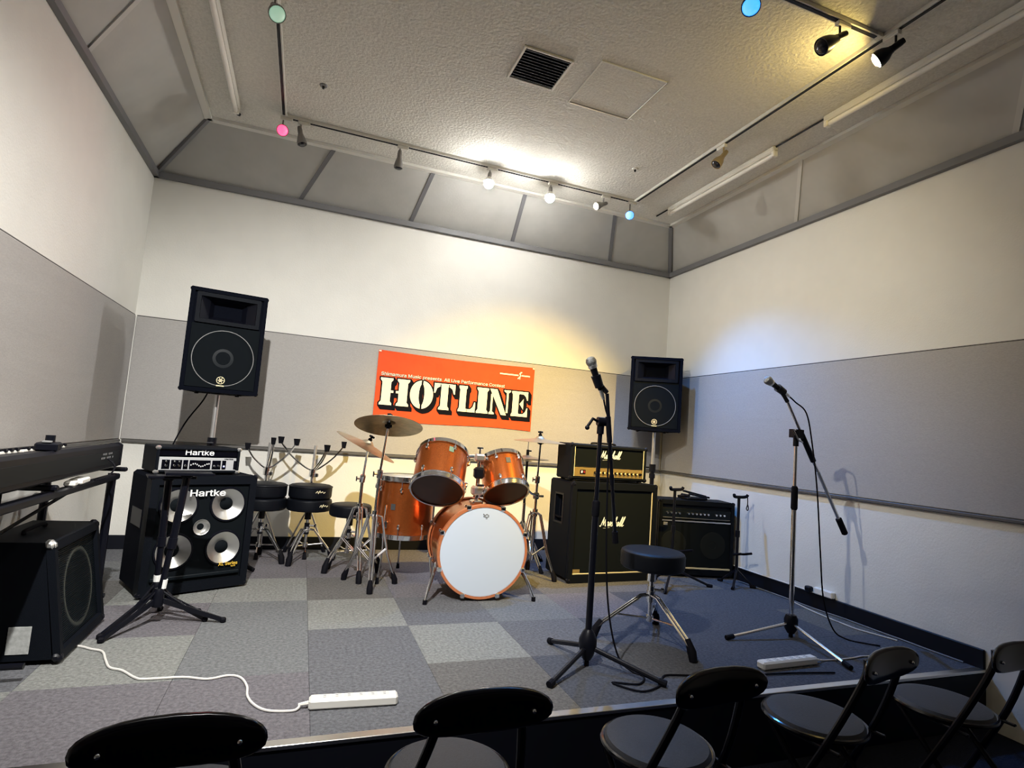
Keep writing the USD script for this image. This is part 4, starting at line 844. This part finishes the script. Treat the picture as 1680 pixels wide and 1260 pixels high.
# centre stand, black
m1 = np.array((1.346, 2.421, 0.0))
ms = thing('microphone_stand', 'black microphone stand with folded boom in the middle of the stage', 'microphone stand', m1)
obj('hub', lathe([(0, .028), (.018, .028), (.030, .05), (.042, .09), (.042, .12), (.026, .155), (.016, .165), (0, .165)], 18), blk_m, ms); obj('peg', cyl((0, 0, .0), (0, 0, .03), .011, n=10), rub_m, ms)
obj('lower_tube', tube([(0, 0, .10), (0, 0, .72)], .0155, 14), bmet_m, ms); obj('upper_tube', tube([(0, 0, .70), (0, 0, 1.085)], .0105, 12), bmet_m, ms); obj('clutch', tube([(0, 0, .68), (0, 0, .69), (0, 0, .75), (0, 0, .76)], [.014, .019, .019, .013], 14), rub_m, ms)
for k, (fx, fy) in enumerate(((-.060, .285), (.238, -.272), (-.270, -.185))):
    l = obj('leg', tube([(fx*.06, fy*.06, .085), (fx, fy, .014)], .0115, 10), bmet_m, ms); obj('foot', tube([(fx*.93, fy*.93, .018), (fx*1.02, fy*1.02, .0135)], .0150, 10), rub_m, l)
pv = obj('pivot', cat(tube([(0, 0, 1.075), (0, 0, 1.13)], .017, 12), cyl((-.022, -.006, 1.135), (.038, -.012, 1.135), .021, n=14)), blk_m, ms)
obj('pivot_handle', cat(tube([(-.022, -.008, 1.135), (-.055, -.02, 1.145), (-.085, -.03, 1.108)], .007, 8), mv(trimesh.creation.icosphere(2, .011), (-.088, -.031, 1.100))), blk_m, pv)
btop, bbot = np.array((-.005, -.035, 1.330)), np.array((.118, .0, .560))
bx = obj('boom', tube([btop+[0.010, 0, -.06], bbot], .0088, 10), bmet_m, ms); obj('boom_sleeve', cat(tube([btop*.78+bbot*.22, btop*.62+bbot*.38], .013, 10), tube([btop*.42+bbot*.58, btop*.36+bbot*.64], .0115, 10)), blk_m, ms)
obj('counterweight', tube([bbot*.93+btop*.07, bbot], .015, 10), rub_m, ms)
tip1, back1 = np.array((1.238, 2.372, 1.432)), np.array((1.315, 2.388, 1.285))
d1 = (tip1-back1)/np.linalg.norm(tip1-back1)
mic_clip(ms, back1+d1*.045-m1, d1, btop+[.008, 0, -.055])
c1, _ = microphone('microphone', 'black microphone with silver grille pointing up left on the middle stand', tip1, back1)
Zc = .006
pth = [c1, c1+[.012, 0, -.04], m1+[.030, -.030, 1.10], m1+[.040, -.030, .80], m1+[.050, -.045, .45], m1+[.075, -.06, .22], m1+[.12, -.08, .06], m1+[.175, -.115, Zc], m1+[.20, -.17, Zc], m1+[.13, -.235, Zc], m1+[.02, -.20, Zc], m1+[.10, -.30, Zc], m1+[.22, -.265, Zc], m1+[.30, -.18, Zc], m1+[.40, -.19, Zc], m1+[.60, -.235, Zc], m1+[.95, -.262, Zc], m1+[1.20, -.300, Zc]]
keys(obj('microphone_cable', tube(smoothpath(pth, 6), .0042, 7), rub_m), 'black cable from the middle microphone running over the floor', 'cable')
# right stand, chrome
m2 = np.array((2.764, 2.595, 0.0))
ms = thing('microphone_stand', 'chrome microphone stand with long boom arm by the right wall', 'microphone stand', m2)
obj('hub', lathe([(0, .022), (.020, .022), (.036, .05), (.038, .10), (.028, .125), (.014, .13), (0, .13)], 18), blk_m, ms); obj('peg', cyl((0, 0, 0), (0, 0, .026), .012, n=10), rub_m, ms)
obj('lower_tube', tube([(0, 0, .10), (0, 0, .76)], .0140, 14), chrome_m, ms); obj('upper_tube', tube([(0, 0, .74), (0, 0, 1.12)], .0095, 12), chrome_m, ms); obj('clutch', tube([(0, 0, .725), (0, 0, .735), (0, 0, .855), (0, 0, .865)], [.014, .019, .018, .012], 14), rub_m, ms)
for fx, fy in ((-.446, .015), (-.090, -.454), (.33, .30)):
    l = obj('leg', tube([(fx*.07, fy*.07, .075), (fx*.93, fy*.93, .018)], .0085, 10), chrome_m, ms); obj('foot', tube([(fx*.90, fy*.90, .019), (fx*1.01, fy*1.01, .013)], .0130, 10), rub_m, l)
bt, bb = np.array((-.075, .0, 1.360)), np.array((.450, .03, .585)); bu = (bb-bt)/np.linalg.norm(bb-bt); pj = bt+(bb-bt)*.345
pv = obj('pivot', cat(tube([(0, 0, 1.10), (0, 0, 1.16)], .016, 12), hull([(x, y, z) for x in (-.035, .04) for y in (-.02, .02) for z in (1.15, 1.20)]), tube([pj-bu*.10, pj+bu*.09], .0165, 12)), blk_m, ms)
obj('pivot_handle', cat(tube([(-.03, -.022, 1.195), (-.055, -.03, 1.195), (-.01, -.03, 1.135), (.02, -.03, 1.125)], .005, 8)), chrome_m, pv)
obj('boom', tube([bt, bt+(bb-bt)*.60], .0085, 12), chrome_m, ms); obj('boom', tube([bt+(bb-bt)*.52, bb-bu*.09], .0100, 12), silver_m, ms); obj('counterweight', tube([bb-bu*.115, bb-bu*.11, bb-bu*.005, bb], [.012, .0185, .0185, .014], 12), rub_m, ms)
tip2, back2 = np.array((2.505, 2.58, 1.478)), np.array((2.668, 2.60, 1.412)); d2 = (tip2-back2)/np.linalg.norm(tip2-back2)
mic_clip(ms, back2+d2*.035-m2, d2, bt)
c2, _ = microphone('microphone', 'black microphone with silver grille pointing left on the chrome stand', tip2, back2)
pth = [c2, c2+[.05, .0, -.03], m2+[.055, -.02, 1.30], m2+[.095, -.03, 1.12], m2+[.12, -.05, .85], m2+[.15, -.055, .5], m2+[.19, -.05, .22], m2+[.26, -.06, .05], m2+[.32, -.10, Zc], m2+[.37, -.17, Zc], m2+[.43, -.22, Zc]]
keys(obj('microphone_cable', tube(smoothpath(pth, 6), .0042, 7), rub_m), 'black cable hanging from the right microphone to the floor', 'cable')

# ================================================================== POWER STRIPS, FLOOR CABLES
def strip(loc, rz, L, n, label):
    t = thing('power_strip', label, 'power strip', loc, rz)
    obj('body', box((0, 0, .019), (L, .052, .038), .008), white_m, t, smooth=False)
    for k in range(n):
        x = -L*.33+L*.135*k; s = obj('socket', box((x, 0, .0382), (.034, .030, .0016), .0006), M('socket_face', (.66, .64, .59), .5), t, smooth=False)
        for y in (-.0062, .0062): obj('slot', box((x, y, .0391), (.0095, .0022, .0008)), grey_m, s, smooth=False)
    obj('cord_grip', tube([(-L/2, 0, .018), (-L/2-.035, 0, .013)], [.009, .006], 8), white_m, t)
    return t
strip((.280, 2.234, 0), -.06, .318, 6, 'white power strip on the carpet near the stage edge, left of centre')
strip((2.375, 2.243, 0), .04+PI, .365, 6, 'white power strip on the carpet at the foot of the right microphone stand')
wc = M('white_cord', (.72, .70, .66), .5)
CORDP = [(.091, 2.237), (.069, 2.224), (-.012, 2.24), (-.06, 2.291), (-.09, 2.368), (-.099, 2.452), (-.128, 2.534), (-.175, 2.565), (-.248, 2.544), (-.338, 2.577), (-.463, 2.582), (-.503, 2.6), (-.567, 2.679), (-.619, 2.717), (-.657, 2.803), (-.693, 2.893), (-.745, 2.930), (-.79, 2.965), (-.86, 3.00)]
keys(obj('cord', tube(smoothpath([(x, y, .012 if k == 0 else .005) for k, (x, y) in enumerate(CORDP)], 5), .0046, 8), wc), 'white mains cord winding from the left power strip to the keyboard amplifier', 'cord')
keys(obj('cord', tube(smoothpath([(2.598, 2.253, .012), (2.64, 2.262, .005), (2.74, 2.255, .005), (2.84, 2.26, .005), (2.93, 2.27, .005), (3.02, 2.25, .005)], 5), .0042, 8), wc), 'white mains cord leaving the right power strip', 'cord')
keys(obj('cord', tube(smoothpath([(3.42, 3.20, .005), (3.375, 3.02, .005), (3.355, 2.88, .005), (3.345, 2.76, .005), (3.34, 2.64, .005), (3.38, 2.52, .005), (3.41, 2.43, .005)], 5), .0048, 8), M('pale_cord', (.52, .50, .46), .5)), 'pale cord lying along the floor in front of the right wall', 'cord')
keys(obj('cord', tube(smoothpath([(3.43, 3.75, .006), (3.44, 3.3, .006), (3.435, 3.02, .006), (3.455, 2.82, .006), (3.45, 2.55, .006), (3.455, 2.42, .006), (3.45, 2.30, .006), (3.455, 2.10, .006)], 5), .0050, 8), M('grey_cord', (.16, .17, .19), .5)), 'grey cord lying close to the right baseboard', 'cord')
keys(obj('cord', tube(smoothpath([(XR-.024, 3.86, .108), (XR-.024, 3.55, .106), (XR-.024, 3.30, .108), (XR-.024, 3.05, .106)], 5), .0045, 8), wc), 'white cord fixed above the right baseboard', 'cord')
cb_ = thing('junction_box', 'small cream socket box low on the right wall', 'socket box', (XR-.020, 2.98, .125)); obj('body', box((0, 0, 0), (.036, .15, .045), .006), white_m, cb_); obj('plug', box((-.018, .11, 0), (.04, .05, .035), .008), blk_m, cb_)
# ================================================================== FOLDING CHAIRS
CH = [(-.170, 1.270, 0, 'black folding chair at the left end of the front row'), (.455, 1.270, .02, 'black folding chair second from the left in the front row'),
      (1.125, 1.275, .10, 'black folding chair in the middle of the front row'), (1.815, 1.310, .20, 'black folding chair second from the right, turned to the left'), (2.40, 1.280, .05, 'black folding chair at the right end of the front row')]
def chair():
    t = thing('folding_chair', CH[0][3], 'chair', (CH[0][0], CH[0][1], ZF), CH[0][2], 'folding chairs in the front row')
    n = 28; V = []
    prof = [(0, .0145), (.45, .0140), (.80, .0115), (.95, .007), (1.0, 0)]
    rows = []                                                   # a cushioned oval, bent round the sitter's back
    for q, th_ in [(p, d) for p, d in prof] + [(p, -d) for p, d in prof[::-1][1:]]:
        r = []
        for k in range(n):
            al = 2*PI*k/n; ex = lambda c, e: math.copysign(abs(c)**e, c)
            x = .168*q*ex(math.cos(al), .72); z = .050*q*ex(math.sin(al), .85); r.append((x, th_ - .9*x*x + .02, .690+z))
        rows.append(r)
    V = np.array(rows).reshape(-1, 3); F = []
    for i in range(len(rows)-1):
        for j in range(n):
            a_, b_ = i*n+j, i*n+(j+1) % n; F += [[a_, b_+n, b_], [a_, a_+n, b_+n]]
    m = trimesh.Trimesh(V, F, process=False); m.merge_vertices(); m.fix_normals()
    bk = obj('backrest', m, blkp_m, t, smooth=60)
    for s in (-1, 1):
        obj('screw', mv(trimesh.creation.icosphere(1, .006), (s*.118, -.008, .688)), chrome_m, bk)
        fl_ = obj('front_leg', tube(smoothpath([(s*.103, .022, .715), (s*.106, .030, .65), (s*.140, .105, .46), (s*.162, .235, .20), (s*.170, .330, .012)], 4), .0115, 10), bmet_m, t)
        obj('foot', tube([(s*.170, .322, .035), (s*.170, .334, 0)], .0145, 10), rub_m, fl_)
        rl = obj('rear_leg', tube([(s*.135, .33, .425), (s*.140, .15, .235), (s*.145, -.055, .012)], .0110, 10), bmet_m, t); obj('foot', tube([(s*.145, -.045, .035), (s*.145, -.060, 0)], .0140, 10), rub_m, rl)
    obj('seat', mv(lathe([(0, 0), (.150, 0), (.158, .006), (.158, .016), (.150, .026), (.12, .031), (0, .033)], 44), (0, .245, .417)), cush_m, t)
    obj('seat_ring', mv(ring(.161, .0085, .010, 48, 8), (0, .245, .417)), blkp_m, t)
    obj('front_crossbar', tube([(-.168, .285, .10), (.168, .285, .10)], .009, 8), bmet_m, t); obj('rear_crossbar', tube([(-.142, .0, .075), (.142, .0, .075)], .009, 8), bmet_m, t)
    obj('seat_bracket', cat(*[box((s*.140, .20, .412), (.014, .24, .010), .003) for s in (-1, 1)]), bmet_m, t)
    return t
ch0 = chair()
for x, y, rz, lb in CH[1:]: dup(ch0, (x, y, ZF), rz, lb)
